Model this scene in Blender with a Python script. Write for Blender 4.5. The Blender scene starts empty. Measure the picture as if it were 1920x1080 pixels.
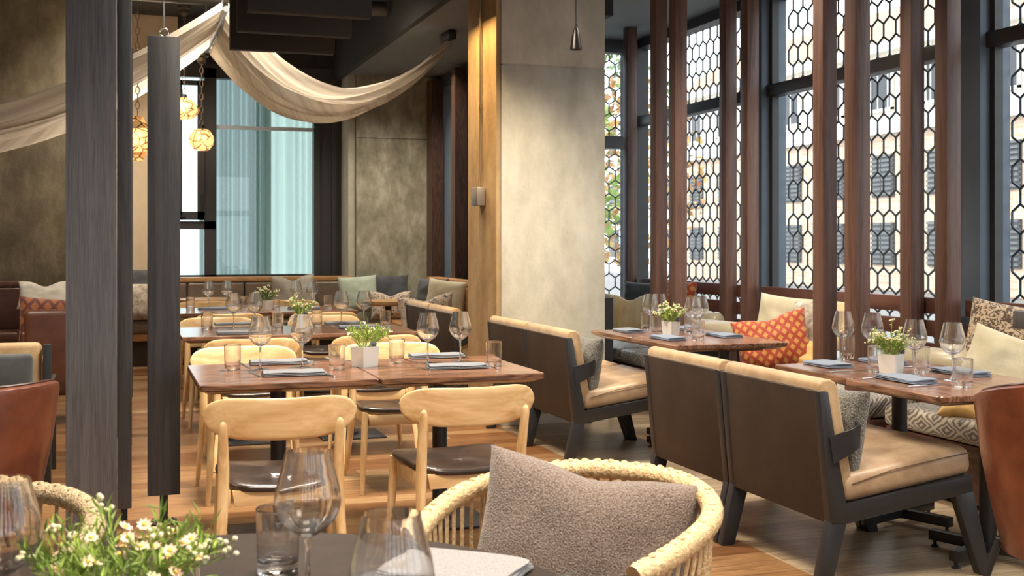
import bpy, bmesh, math, random
from mathutils import Vector, Matrix, noise
PI=math.pi; R=math.radians
rnd=random.Random(7)
SC=bpy.context.scene; COL=SC.collection
# ------------------------------------------------------------------ camera (eye height 1.35 m, level, lens shifted down)
F=2200.0; EYE=1.35; HOR=455.0; YAW=R(18.7); S_=math.sin(YAW); C_=math.cos(YAW)
cd=bpy.data.cameras.new('camera'); cam=bpy.data.objects.new('camera',cd); COL.objects.link(cam)
cam.location=(0,0,EYE); cam.rotation_euler=(PI/2,0,-YAW)
cd.sensor_width=36; cd.lens=F/1920*36; cd.shift_y=-(540-HOR)/1920; cd.clip_start=.05; cd.clip_end=300
cd.dof.use_dof=True; cd.dof.focus_distance=5.0; cd.dof.aperture_fstop=8.5
SC.camera=cam
SC.view_settings.view_transform='Standard'; SC.view_settings.look='None'; SC.view_settings.gamma=1
SC.view_settings.use_curve_mapping=False; SC.view_settings.exposure=0.55
# ------------------------------------------------------------------ world, sun, daylight portals
w=bpy.data.worlds.new('sky'); SC.world=w; w.use_nodes=True
bg=w.node_tree.nodes['Background']; bg.inputs[0].default_value=(.86,.93,1,1); bg.inputs[1].default_value=2.3
def light(name,kind,loc,rot,energy,color,**k):
    l=bpy.data.lights.new(name,kind); l.energy=energy; l.color=color
    for a,b in k.items(): setattr(l,a,b)
    o=bpy.data.objects.new(name,l); COL.objects.link(o); o.location=loc; o.rotation_euler=rot; return o
light('sun','SUN',(0,0,12),(0,R(-48),R(18)),.8,(1,.93,.82),angle=R(4))
def portal(loc,rot,sx,sy):
    o=light('daylight_portal','AREA',loc,rot,1,(1,1,1),shape='RECTANGLE',size=sx,size_y=sy); o.data.cycles.is_portal=True
for yy in (9.42,6.97,4.52,2.07,-.38,-2.83): portal((5.2,yy,1.95),(0,R(90),0),2.8,2.2)
portal((1.4,14.75,1.9),(R(-90),0,0),1.8,2.8)
portal((0,-5.2,1.9),(R(90),0,0),7,2.6)
WARM=(1,.80,.56)
def ceiling_fill(x,y,z,e,sz=1.1,c=(1,.88,.72)): light('ceiling_fill_light','AREA',(x,y,z),(0,0,0),e,c,shape='DISK',size=sz,spread=R(125))  # unseen fill lights under the ceiling, added to brighten the room
for x,y,z,e in ((.6,2.4,3.7,80),(1.1,6.0,3.7,125),(.3,12.6,3.95,70),(1.3,10.3,3.95,70),(3.0,12.6,3.25,28),(-1.6,8.0,3.7,50),(3.6,3.2,3.2,38),(3.6,6.6,3.25,36),(-2.6,4.4,3.7,50),(1.6,.6,3.3,50)):
    ceiling_fill(x,y,z,e)

# ------------------------------------------------------------------ photograph measurements -> places in the room
def at(u,v,z):
    D=F*(EYE-z)/(v-HOR); l=(u-960)*D/F
    return (l*C_+D*S_, D*C_-l*S_)
def LD(l,D): return (l*C_+D*S_, D*C_-l*S_)
def xOnY(u,Y):
    r=(u-960)/F; return Y*(S_+r*C_)/(C_-r*S_)
def zAt(X,Y,v):
    D=X*S_+Y*C_; return EYE-(v-HOR)*D/F

# ------------------------------------------------------------------ materials
MATS={}
def newmat(name):
    m=bpy.data.materials.new(name); m.use_nodes=True; nt=m.node_tree
    return m,nt,nt.nodes['Principled BSDF']
def lerp(a,b,t): return tuple(a[i]*(1-t)+b[i]*t for i in range(3))
def rgba(c): return (c[0],c[1],c[2],1)
def M(name,c,rough=.5,metal=0,var=.0,scale=8,bump=0,bscale=60,stretch=(1,1,1),c2=None,spec=.5,sheen=0,coat=0,trans=0,sss=0,detail=4):
    if name in MATS: return MATS[name]
    m,nt,b=newmat(name); N=nt.nodes; L=nt.links
    b.inputs['Roughness'].default_value=rough; b.inputs['Metallic'].default_value=metal
    b.inputs['Specular IOR Level'].default_value=spec
    b.inputs['Sheen Weight'].default_value=sheen; b.inputs['Coat Weight'].default_value=coat; b.inputs['Coat Roughness'].default_value=.2
    b.inputs['Base Color'].default_value=rgba(c)
    tc=N.new('ShaderNodeTexCoord'); mp=N.new('ShaderNodeMapping'); mp.inputs['Scale'].default_value=stretch
    L.new(tc.outputs['Object'],mp.inputs['Vector'])
    if var or c2:
        t=N.new('ShaderNodeTexNoise'); t.inputs['Scale'].default_value=scale; t.inputs['Detail'].default_value=detail; t.inputs['Roughness'].default_value=.6
        L.new(mp.outputs[0],t.inputs['Vector'])
        r=N.new('ShaderNodeValToRGB'); r.color_ramp.elements[0].position=.33; r.color_ramp.elements[1].position=.67
        lo=tuple(x*(1-var) for x in c); hi=c2 if c2 else tuple(min(1,x*(1+var)) for x in c)
        r.color_ramp.elements[0].color=rgba(lo); r.color_ramp.elements[1].color=rgba(hi)
        L.new(t.outputs['Fac'],r.inputs[0]); L.new(r.outputs[0],b.inputs['Base Color'])
    if bump:
        t2=N.new('ShaderNodeTexNoise'); t2.inputs['Scale'].default_value=bscale; t2.inputs['Detail'].default_value=3
        L.new(mp.outputs[0],t2.inputs['Vector'])
        bp=N.new('ShaderNodeBump'); bp.inputs['Strength'].default_value=bump; bp.inputs['Distance'].default_value=.01
        L.new(t2.outputs['Fac'],bp.inputs['Height']); L.new(bp.outputs[0],b.inputs['Normal'])
    MATS[name]=m; return m
def wood(name,c1,c2,axis='X',rough=.4,scale=5,ring=1.0,bump=.15,coat=0,spec=.5,st=.12,fine=.75):
    if name in MATS: return MATS[name]
    m,nt,b=newmat(name); N=nt.nodes; L=nt.links
    tc=N.new('ShaderNodeTexCoord'); mp=N.new('ShaderNodeMapping')
    mp.inputs['Scale'].default_value={'X':(st,1,1),'Y':(1,st,1),'Z':(1,1,st)}[axis]
    L.new(tc.outputs['Object'],mp.inputs[0])
    oi=N.new('ShaderNodeObjectInfo'); ad=N.new('ShaderNodeVectorMath'); ad.operation='ADD'
    L.new(mp.outputs[0],ad.inputs[0]); mu=N.new('ShaderNodeMath'); mu.operation='MULTIPLY'; mu.inputs[1].default_value=7
    L.new(oi.outputs['Random'],mu.inputs[0]); L.new(mu.outputs[0],ad.inputs[1])
    t=N.new('ShaderNodeTexNoise'); t.inputs['Scale'].default_value=scale*2; t.inputs['Detail'].default_value=6; t.inputs['Distortion'].default_value=.6
    L.new(ad.outputs[0],t.inputs['Vector'])
    m1=N.new('ShaderNodeMath'); m1.operation='MULTIPLY'; m1.inputs[1].default_value=9*ring; L.new(t.outputs['Fac'],m1.inputs[0])
    fr=N.new('ShaderNodeMath'); fr.operation='PINGPONG'; fr.inputs[1].default_value=.5; L.new(m1.outputs[0],fr.inputs[0])
    t2=N.new('ShaderNodeTexNoise'); t2.inputs['Scale'].default_value=scale*26; t2.inputs['Detail'].default_value=3; L.new(ad.outputs[0],t2.inputs['Vector'])
    mx=N.new('ShaderNodeMath'); mx.operation='MULTIPLY_ADD'; mx.inputs[1].default_value=.9; L.new(fr.outputs[0],mx.inputs[0])
    m3=N.new('ShaderNodeMath'); m3.operation='MULTIPLY'; m3.inputs[1].default_value=fine; L.new(t2.outputs['Fac'],m3.inputs[0]); L.new(m3.outputs[0],mx.inputs[2])
    r=N.new('ShaderNodeValToRGB'); r.color_ramp.elements[0].position=.25; r.color_ramp.elements[1].position=.85
    r.color_ramp.elements[0].color=rgba(c1); r.color_ramp.elements[1].color=rgba(c2)
    L.new(mx.outputs[0],r.inputs[0]); L.new(r.outputs[0],b.inputs['Base Color'])
    b.inputs['Roughness'].default_value=rough; b.inputs['Coat Weight'].default_value=coat; b.inputs['Coat Roughness'].default_value=.15
    b.inputs['Specular IOR Level'].default_value=spec
    if bump:
        bp=N.new('ShaderNodeBump'); bp.inputs['Strength'].default_value=bump; bp.inputs['Distance'].default_value=.003
        L.new(t2.outputs['Fac'],bp.inputs['Height']); L.new(bp.outputs[0],b.inputs['Normal'])
    MATS[name]=m; return m
def diamond(name,stops,px,pz,plane='XZ',rough=.7,sheen=.3,wob=.0,bump=.3,noisec=.0):
    """nested diamond woven pattern; stops = [(pos,colour)...] from diamond centre to its border"""
    if name in MATS: return MATS[name]
    m,nt,b=newmat(name); N=nt.nodes; L=nt.links
    tc=N.new('ShaderNodeTexCoord'); vec=tc.outputs['Object']
    if wob:
        tn=N.new('ShaderNodeTexNoise'); tn.inputs['Scale'].default_value=25; L.new(vec,tn.inputs['Vector'])
        sc=N.new('ShaderNodeVectorMath'); sc.operation='SCALE'; sc.inputs['Scale'].default_value=wob; L.new(tn.outputs['Color'],sc.inputs[0])
        a=N.new('ShaderNodeVectorMath'); L.new(vec,a.inputs[0]); L.new(sc.outputs[0],a.inputs[1]); vec=a.outputs[0]
    sp=N.new('ShaderNodeSeparateXYZ'); L.new(vec,sp.inputs[0])
    def mm(op,a,bv):
        n=N.new('ShaderNodeMath'); n.operation=op
        for i,q in enumerate((a,bv)):
            if q is None: continue
            if isinstance(q,(int,float)): n.inputs[i].default_value=q
            else: L.new(q,n.inputs[i])
        return n.outputs[0]
    if plane=='XZ': a0,b0=sp.outputs[0],sp.outputs[2]
    elif plane=='XY': a0,b0=sp.outputs[0],sp.outputs[1]
    else:  # bench: run along Y, across top and down the front
        a0=sp.outputs[1]; b0=mm('SUBTRACT',sp.outputs[0],sp.outputs[2])
    a=mm('MULTIPLY',a0,1/px); c=mm('MULTIPLY',b0,1/pz)
    s=mm('PINGPONG',mm('ADD',a,c),.5); d=mm('PINGPONG',mm('SUBTRACT',a,c),.5)
    mxx=mm('MAXIMUM',s,d); mxx=mm('MULTIPLY',mxx,2)
    r=N.new('ShaderNodeValToRGB'); els=r.color_ramp.elements
    while len(els)<len(stops): els.new(.5)
    for e,(p,cc) in zip(els,sorted(stops)): e.position=p; e.color=rgba(cc)
    L.new(mxx,r.inputs[0]); out=r.outputs[0]
    if noisec:
        t=N.new('ShaderNodeTexNoise'); t.inputs['Scale'].default_value=14; L.new(tc.outputs['Object'],t.inputs['Vector'])
        mi=N.new('ShaderNodeMix'); mi.data_type='RGBA'; mi.blend_type='MULTIPLY'; mi.inputs['Factor'].default_value=noisec
        L.new(out,mi.inputs[6]); L.new(t.outputs['Fac'],mi.inputs[7]); out=mi.outputs[2]
    L.new(out,b.inputs['Base Color']); b.inputs['Roughness'].default_value=rough; b.inputs['Sheen Weight'].default_value=sheen
    if bump:
        bp=N.new('ShaderNodeBump'); bp.inputs['Strength'].default_value=bump; bp.inputs['Distance'].default_value=.004
        L.new(mxx,bp.inputs['Height']); L.new(bp.outputs[0],b.inputs['Normal'])
    MATS[name]=m; return m
def glassmat(name,col=(1,1,1),rough=0,ior=1.45):
    if name in MATS: return MATS[name]
    m,nt,b=newmat(name); b.inputs['Base Color'].default_value=rgba(col); b.inputs['Transmission Weight'].default_value=1
    b.inputs['Roughness'].default_value=rough; b.inputs['IOR'].default_value=ior; MATS[name]=m; return m
def pane(name,tint=(1,1,1),k=1.0):
    if name in MATS: return MATS[name]
    m,nt,b=newmat(name); N=nt.nodes; L=nt.links; N.remove(b)
    t=N.new('ShaderNodeBsdfTransparent'); t.inputs[0].default_value=rgba(tint)
    g=N.new('ShaderNodeBsdfGlossy'); g.inputs['Roughness'].default_value=0; lw=N.new('ShaderNodeLayerWeight'); lw.inputs[0].default_value=.5
    pw=N.new('ShaderNodeMath'); pw.operation='POWER'; pw.inputs[1].default_value=5; L.new(lw.outputs['Facing'],pw.inputs[0])
    fr=N.new('ShaderNodeMath'); fr.operation='MULTIPLY_ADD'; fr.inputs[1].default_value=.5; fr.inputs[2].default_value=.02; L.new(pw.outputs[0],fr.inputs[0])
    mi=N.new('ShaderNodeMixShader'); L.new(fr.outputs[0],mi.inputs[0]); L.new(t.outputs[0],mi.inputs[1]); L.new(g.outputs[0],mi.inputs[2])
    L.new(mi.outputs[0],N['Material Output'].inputs[0]); MATS[name]=m; return m
def emis(name,c,s):
    if name in MATS: return MATS[name]
    m,nt,b=newmat(name); b.inputs['Base Color'].default_value=rgba(c); b.inputs['Emission Color'].default_value=rgba(c); b.inputs['Emission Strength'].default_value=s
    MATS[name]=m; return m
def concrete(name,c1,c2,c3,scale=1.0):
    m,nt,b=newmat(name); N=nt.nodes; L=nt.links
    tc=N.new('ShaderNodeTexCoord'); mp=N.new('ShaderNodeMapping'); mp.inputs['Scale'].default_value=(1.3,1.3,.7); L.new(tc.outputs['Object'],mp.inputs[0])
    t=N.new('ShaderNodeTexNoise'); t.inputs['Scale'].default_value=2.2*scale; t.inputs['Detail'].default_value=9; t.inputs['Roughness'].default_value=.68; L.new(mp.outputs[0],t.inputs['Vector'])
    r=N.new('ShaderNodeValToRGB'); e=r.color_ramp.elements; e[0].position=.32; e[0].color=rgba(c1); e[1].position=.7; e[1].color=rgba(c3)
    q=e.new(.5); q.color=rgba(c2); L.new(t.outputs['Fac'],r.inputs[0])
    v=N.new('ShaderNodeTexVoronoi'); v.inputs['Scale'].default_value=17; L.new(tc.outputs['Object'],v.inputs['Vector'])
    vr=N.new('ShaderNodeValToRGB'); vr.color_ramp.elements[0].position=.035; vr.color_ramp.elements[1].position=.06; vr.color_ramp.elements[0].color=(.35,.33,.3,1); L.new(v.outputs['Distance'],vr.inputs[0])
    mi=N.new('ShaderNodeMix'); mi.data_type='RGBA'; mi.blend_type='MULTIPLY'; mi.inputs['Factor'].default_value=.55; L.new(r.outputs[0],mi.inputs[6]); L.new(vr.outputs[0],mi.inputs[7])
    L.new(mi.outputs[2],b.inputs['Base Color']); b.inputs['Roughness'].default_value=.75
    t3=N.new('ShaderNodeTexNoise'); t3.inputs['Scale'].default_value=30; t3.inputs['Detail'].default_value=5; L.new(tc.outputs['Object'],t3.inputs['Vector'])
    bp=N.new('ShaderNodeBump'); bp.inputs['Strength'].default_value=.2; bp.inputs['Distance'].default_value=.01; L.new(t3.outputs['Fac'],bp.inputs['Height']); L.new(bp.outputs[0],b.inputs['Normal'])
    return m
def floormat():
    m,nt,b=newmat('oak_planks'); N=nt.nodes; L=nt.links
    tc=N.new('ShaderNodeTexCoord')
    br=N.new('ShaderNodeTexBrick'); br.inputs['Color1'].default_value=(0,0,0,1); br.inputs['Color2'].default_value=(1,1,1,1); br.inputs['Mortar'].default_value=(.2,.2,.2,1)
    br.inputs['Scale'].default_value=1; br.inputs['Mortar Size'].default_value=.0016; br.inputs['Brick Width'].default_value=1.35; br.inputs['Row Height'].default_value=.15; br.offset=.37; br.inputs['Mortar Smooth'].default_value=.1
    L.new(tc.outputs['Object'],br.inputs['Vector'])
    def ramp(cs):
        r=N.new('ShaderNodeValToRGB'); e=r.color_ramp.elements
        while len(e)<len(cs): e.new(.5)
        for i,c in enumerate(cs): e[i].position=i/(len(cs)-1); e[i].color=rgba(c)
        L.new(br.outputs['Color'],r.inputs[0]); return r.outputs[0]
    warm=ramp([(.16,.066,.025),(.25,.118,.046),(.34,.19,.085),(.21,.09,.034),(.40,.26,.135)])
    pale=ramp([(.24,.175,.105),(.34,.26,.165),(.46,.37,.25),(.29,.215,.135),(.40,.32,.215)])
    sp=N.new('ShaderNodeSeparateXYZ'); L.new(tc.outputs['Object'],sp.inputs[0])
    gt=N.new('ShaderNodeMath'); gt.operation='GREATER_THAN'; gt.inputs[1].default_value=2.68; L.new(sp.outputs[0],gt.inputs[0])  # plank tones switch to a paler, greyer set on the window side
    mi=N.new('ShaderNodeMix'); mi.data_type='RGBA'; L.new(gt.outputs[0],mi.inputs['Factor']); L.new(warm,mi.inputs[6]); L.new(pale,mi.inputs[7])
    mp=N.new('ShaderNodeMapping'); mp.inputs['Scale'].default_value=(1.2,16,1); L.new(tc.outputs['Object'],mp.inputs[0])
    t=N.new('ShaderNodeTexNoise'); t.inputs['Scale'].default_value=3; t.inputs['Detail'].default_value=8; t.inputs['Roughness'].default_value=.65; t.inputs['Distortion'].default_value=.8; L.new(mp.outputs[0],t.inputs['Vector'])
    rr=N.new('ShaderNodeValToRGB'); rr.color_ramp.elements[0].position=.3; rr.color_ramp.elements[0].color=(.45,.38,.32,1); rr.color_ramp.elements[1].position=.65; rr.color_ramp.elements[1].color=(1.1,1.1,1.1,1); L.new(t.outputs['Fac'],rr.inputs[0])
    m2=N.new('ShaderNodeMix'); m2.data_type='RGBA'; m2.blend_type='MULTIPLY'; m2.inputs['Factor'].default_value=1; L.new(mi.outputs[2],m2.inputs[6]); L.new(rr.outputs[0],m2.inputs[7])
    m4=N.new('ShaderNodeMix'); m4.data_type='RGBA'; L.new(br.outputs['Fac'],m4.inputs['Factor']); L.new(m2.outputs[2],m4.inputs[6]); m4.inputs[7].default_value=(.08,.045,.025,1)
    L.new(m4.outputs[2],b.inputs['Base Color']); b.inputs['Roughness'].default_value=.33; b.inputs['Specular IOR Level'].default_value=.45
    bp=N.new('ShaderNodeBump'); bp.inputs['Strength'].default_value=.12; bp.inputs['Distance'].default_value=.004; L.new(t.outputs['Fac'],bp.inputs['Height']); L.new(bp.outputs[0],b.inputs['Normal'])
    return m
def patterned(name,c1,c2,scale=30,thr=.5,sharp=.06,rough=.85,kind='noise'):
    if name in MATS: return MATS[name]
    m,nt,b=newmat(name); N=nt.nodes; L=nt.links; tc=N.new('ShaderNodeTexCoord')
    t=N.new('ShaderNodeTexNoise'); t.inputs['Scale'].default_value=scale; t.inputs['Detail'].default_value=3; t.inputs['Distortion'].default_value=1.5; L.new(tc.outputs['Object'],t.inputs['Vector'])
    r=N.new('ShaderNodeValToRGB'); r.color_ramp.elements[0].position=thr-sharp; r.color_ramp.elements[1].position=thr+sharp
    r.color_ramp.elements[0].color=rgba(c1); r.color_ramp.elements[1].color=rgba(c2); L.new(t.outputs['Fac'],r.inputs[0]); L.new(r.outputs[0],b.inputs['Base Color'])
    b.inputs['Roughness'].default_value=rough; b.inputs['Sheen Weight'].default_value=.3
    MATS[name]=m; return m
def weave(name,c1,c2,s=260,bump=.6):
    return M(name,c1,.9,0,0,s,bump,s*.9,c2=c2,sheen=.35,spec=.2,detail=2)

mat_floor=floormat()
mat_conc=concrete('concrete_pale',(.40,.38,.31),(.51,.49,.41),(.63,.605,.52),1.3)
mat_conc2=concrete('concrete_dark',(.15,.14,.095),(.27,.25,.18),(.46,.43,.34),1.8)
mat_plaster=concrete('plaster_brown',(.075,.058,.034),(.13,.105,.064),(.22,.18,.115),1.3)
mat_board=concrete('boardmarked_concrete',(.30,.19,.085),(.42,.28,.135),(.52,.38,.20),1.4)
mat_black=M('black_metal',(.018,.018,.02),.42)
mat_dark=M('dark_ceiling',(.035,.033,.032),.85,var=.2)
mat_soffit=M('painted_soffit',(.20,.21,.215),.6,var=.05)
mat_sofdark=M('dark_bulkhead',(.032,.032,.034),.7)
mat_beige=M('beige_plaster',(.50,.40,.28),.8,var=.05)
mat_frame=M('dark_window_frame',(.045,.042,.042),.4)
mat_steel=M('blue_grey_steel',(.13,.17,.22),.42,var=.1,scale=3)
mat_lattice=M('lattice_metal',(.05,.06,.068),.5)
mat_brownpost=wood('brown_post_wood',(.072,.032,.022),(.17,.088,.064),'Z',.42,8,.35,st=.05,fine=.9)
mat_bench=wood('brown_bench_wood',(.070,.026,.017),(.14,.060,.042),'Y',.42,6,.4,st=.06,fine=.9)
mat_greywood=wood('grey_stained_wood',(.085,.086,.094),(.175,.178,.192),'Z',.5,9,.22,st=.035,fine=1.0)
mat_darkwood=wood('charcoal_stained_wood',(.030,.030,.032),(.070,.068,.070),'Z',.5,7,.35,st=.05,fine=.9)
mat_ash=wood('pale_ash',(.56,.33,.13),(.80,.56,.29),'Z',.38,3,.8,.08)
mat_ashx=wood('pale_ash_back',(.60,.37,.15),(.82,.58,.31),'X',.36,2.4,.8,.08)
mat_walnut=wood('walnut_top',(.050,.018,.010),(.26,.125,.070),'X',.24,3.0,1.3,.06,coat=.25)
mat_walnuty=wood('walnut_top_y',(.07,.028,.016),(.30,.155,.095),'Y',.24,3.0,1.3,.06,coat=.25)
mat_oakrail=wood('oak_rail',(.33,.165,.06),(.52,.29,.12),'X',.4,2.5)
mat_oakraily=wood('oak_rail_y',(.33,.165,.06),(.52,.29,.12),'Y',.4,2.5)
mat_seatblk=M('dark_leather_seat',(.028,.018,.014),.30,var=.3,scale=6,bump=.12,bscale=90,c2=(.055,.032,.022),coat=.15)
mat_blackpaint=M('black_painted_wood',(.022,.022,.025),.38,bump=.05,bscale=30)
mat_panel=M('dark_brown_leather_panel',(.030,.017,.010),.6,var=.25,scale=5,bump=.1,bscale=140)
mat_tan=M('tan_leather',(.33,.215,.125),.42,var=.0,scale=9,bump=.1,bscale=70,c2=(.48,.35,.23))
mat_tanroll=M('tan_suede_roll',(.36,.22,.10),.6,scale=12,bump=.15,bscale=50,c2=(.50,.34,.18),sheen=.3)
mat_cognac=M('cognac_leather',(.075,.017,.008),.30,scale=3.5,bump=.12,bscale=60,c2=(.22,.062,.026),coat=.3,detail=8)
mat_brownleather=M('brown_leather',(.06,.022,.012),.4,scale=5,bump=.1,bscale=60,c2=(.12,.045,.025))
mat_bankleather=M('banquette_leather',(.12,.085,.06),.4,scale=5,bump=.1,bscale=30,c2=(.19,.14,.10))
mat_bankcognac=M('banquette_cognac',(.26,.12,.05),.35,scale=3,bump=.1,bscale=30,c2=(.40,.21,.10))
mat_glass=glassmat('clear_glass'); mat_pane=pane('window_pane',(.97,.985,.98)); mat_tpane=pane('teal_pane',(.86,.95,.94))
mat_chrome=M('steel_cutlery',(.75,.74,.72),.18,1)
mat_white=M('white_ceramic',(.82,.80,.75),.5)
mat_napkin=weave('blue_grey_linen',(.11,.14,.20),(.24,.29,.39),420)
mat_napkin2=weave('slate_linen',(.11,.115,.13),(.24,.25,.28),420)
mat_napwhite=weave('pale_linen',(.20,.19,.195),(.34,.325,.33),300)
mat_boucle=weave('grey_boucle',(.05,.047,.04),(.22,.21,.185),150,1)
mat_greyfelt=weave('taupe_felt',(.085,.062,.052),(.26,.20,.17),240,.5)
mat_rattan=M('rattan',(.50,.33,.16),.5,scale=60,bump=.6,bscale=120,c2=(.72,.53,.30))
mat_rope=M('pale_rope',(.34,.24,.13),.7,scale=90,bump=.8,bscale=160,c2=(.55,.43,.27))
mat_tabledark=M('dark_bronze_tabletop',(.026,.017,.013),.55,var=.2,scale=20,spec=.15)
mat_tabletan=wood('round_oak_top',(.40,.22,.09),(.60,.37,.17),'X',.35,3)
mat_orange=diamond('orange_velvet_lattice',[(0,(.50,.24,.05)),(.50,(.52,.24,.045)),(.62,(.38,.050,.012)),(1,(.32,.035,.010))],.062,.075,'XZ')
mat_orangedk=diamond('rust_velvet_lattice',[(0,(.25,.08,.015)),(.62,(.25,.075,.015)),(.72,(.10,.013,.006)),(1,(.09,.012,.006))],.09,.11,'XZ')
mat_ikat=diamond('ikat_bench_fabric',[(0,(.40,.33,.23)),(.16,(.40,.33,.23)),(.24,(.07,.05,.04)),(.42,(.07,.05,.04)),(.50,(.42,.36,.27)),(.62,(.42,.36,.27)),(.70,(.09,.065,.05)),(.82,(.09,.065,.05)),(.9,(.42,.36,.27)),(1,(.45,.39,.3))],.20,.12,'YW',.45,.4,.02,.2)
mat_cream=M('cream_fabric',(.48,.42,.27),.85,scale=6,bump=.2,bscale=200,c2=(.60,.55,.41),sheen=.4)
mat_yellow=M('golden_stripe_fabric',(.50,.32,.12),.8,scale=3,bump=.2,bscale=200,stretch=(6,1,1),c2=(.62,.51,.33),sheen=.4)
mat_gold=M('gold_velvet',(.50,.27,.055),.6,scale=6,c2=(.62,.38,.12),sheen=.6)
mat_mint=M('mint_fabric',(.33,.40,.31),.85,scale=8,bump=.1,bscale=200,c2=(.45,.52,.42),sheen=.3)
mat_slate=M('slate_fabric',(.035,.038,.042),.8,scale=8,bump=.1,bscale=200,c2=(.06,.065,.07),sheen=.3)
mat_silver=M('silver_grey_velvet',(.22,.19,.15),.6,scale=5,c2=(.42,.38,.32),sheen=.5)
mat_floral=patterned('floral_print',(.10,.09,.09),(.55,.45,.35),34,.44,.03)
mat_snake=patterned('snakeskin_print',(.08,.05,.03),(.50,.38,.26),40,.5,.04)
mat_mottle=patterned('mottled_print',(.30,.24,.17),(.55,.50,.42),16,.5,.15)
mat_bolster=M('silver_gold_bolster',(.42,.36,.24),.35,var=.1,scale=4,sheen=.4,coat=.2)
mat_leaf=M('leaf_green',(.15,.25,.035),.5,scale=20,c2=(.36,.47,.09)); mat_leafdk=M('leaf_dark',(.06,.13,.03),.5,scale=20,c2=(.16,.26,.07))
mat_flower=M('cream_flower',(.75,.66,.32),.6,scale=80,c2=(.85,.80,.62)); mat_flowerp=M('pink_white_flower',(.72,.36,.30),.6,scale=25,c2=(.74,.66,.45))
mat_thistle=M('thistle_blue',(.07,.075,.14),.8,scale=60,c2=(.16,.17,.27))
mat_fabric=None
# sheer drape : diffuse + translucent
def sheer(name,c,tr=.45,alpha=0,c2=None):
    m,nt,b=newmat(name); N=nt.nodes; L=nt.links; N.remove(b)
    d=N.new('ShaderNodeBsdfDiffuse'); d.inputs[0].default_value=rgba(c); t=N.new('ShaderNodeBsdfTranslucent'); t.inputs[0].default_value=rgba(c)
    
    if c2:
        tc=N.new('ShaderNodeTexCoord'); mp=N.new('ShaderNodeMapping'); mp.inputs['Scale'].default_value=(.12,14,.12); L.new(tc.outputs['Object'],mp.inputs[0])
        tn=N.new('ShaderNodeTexNoise'); tn.inputs['Scale'].default_value=2.2; tn.inputs['Detail'].default_value=5; L.new(mp.outputs[0],tn.inputs['Vector'])
        rr=N.new('ShaderNodeValToRGB'); rr.color_ramp.elements[0].position=.36; rr.color_ramp.elements[1].position=.56; rr.color_ramp.elements[0].color=rgba(c2); rr.color_ramp.elements[1].color=rgba(c); L.new(tn.outputs['Fac'],rr.inputs[0])
        L.new(rr.outputs[0],d.inputs[0]); L.new(rr.outputs[0],t.inputs[0])
    mi=N.new('ShaderNodeMixShader'); mi.inputs[0].default_value=tr; L.new(d.outputs[0],mi.inputs[1]); L.new(t.outputs[0],mi.inputs[2]); out=mi.outputs[0]
    if alpha:
        tp=N.new('ShaderNodeBsdfTransparent'); m2=N.new('ShaderNodeMixShader'); m2.inputs[0].default_value=alpha; L.new(out,m2.inputs[1]); L.new(tp.outputs[0],m2.inputs[2]); out=m2.outputs[0]
    L.new(out,N['Material Output'].inputs[0]); MATS[name]=m; return m
mat_drape=sheer('sheer_drape',(.66,.60,.50),.35,.05,(.50,.43,.35))
mat_teal=sheer('teal_curtain',(.33,.385,.365),.40,.08)

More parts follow.
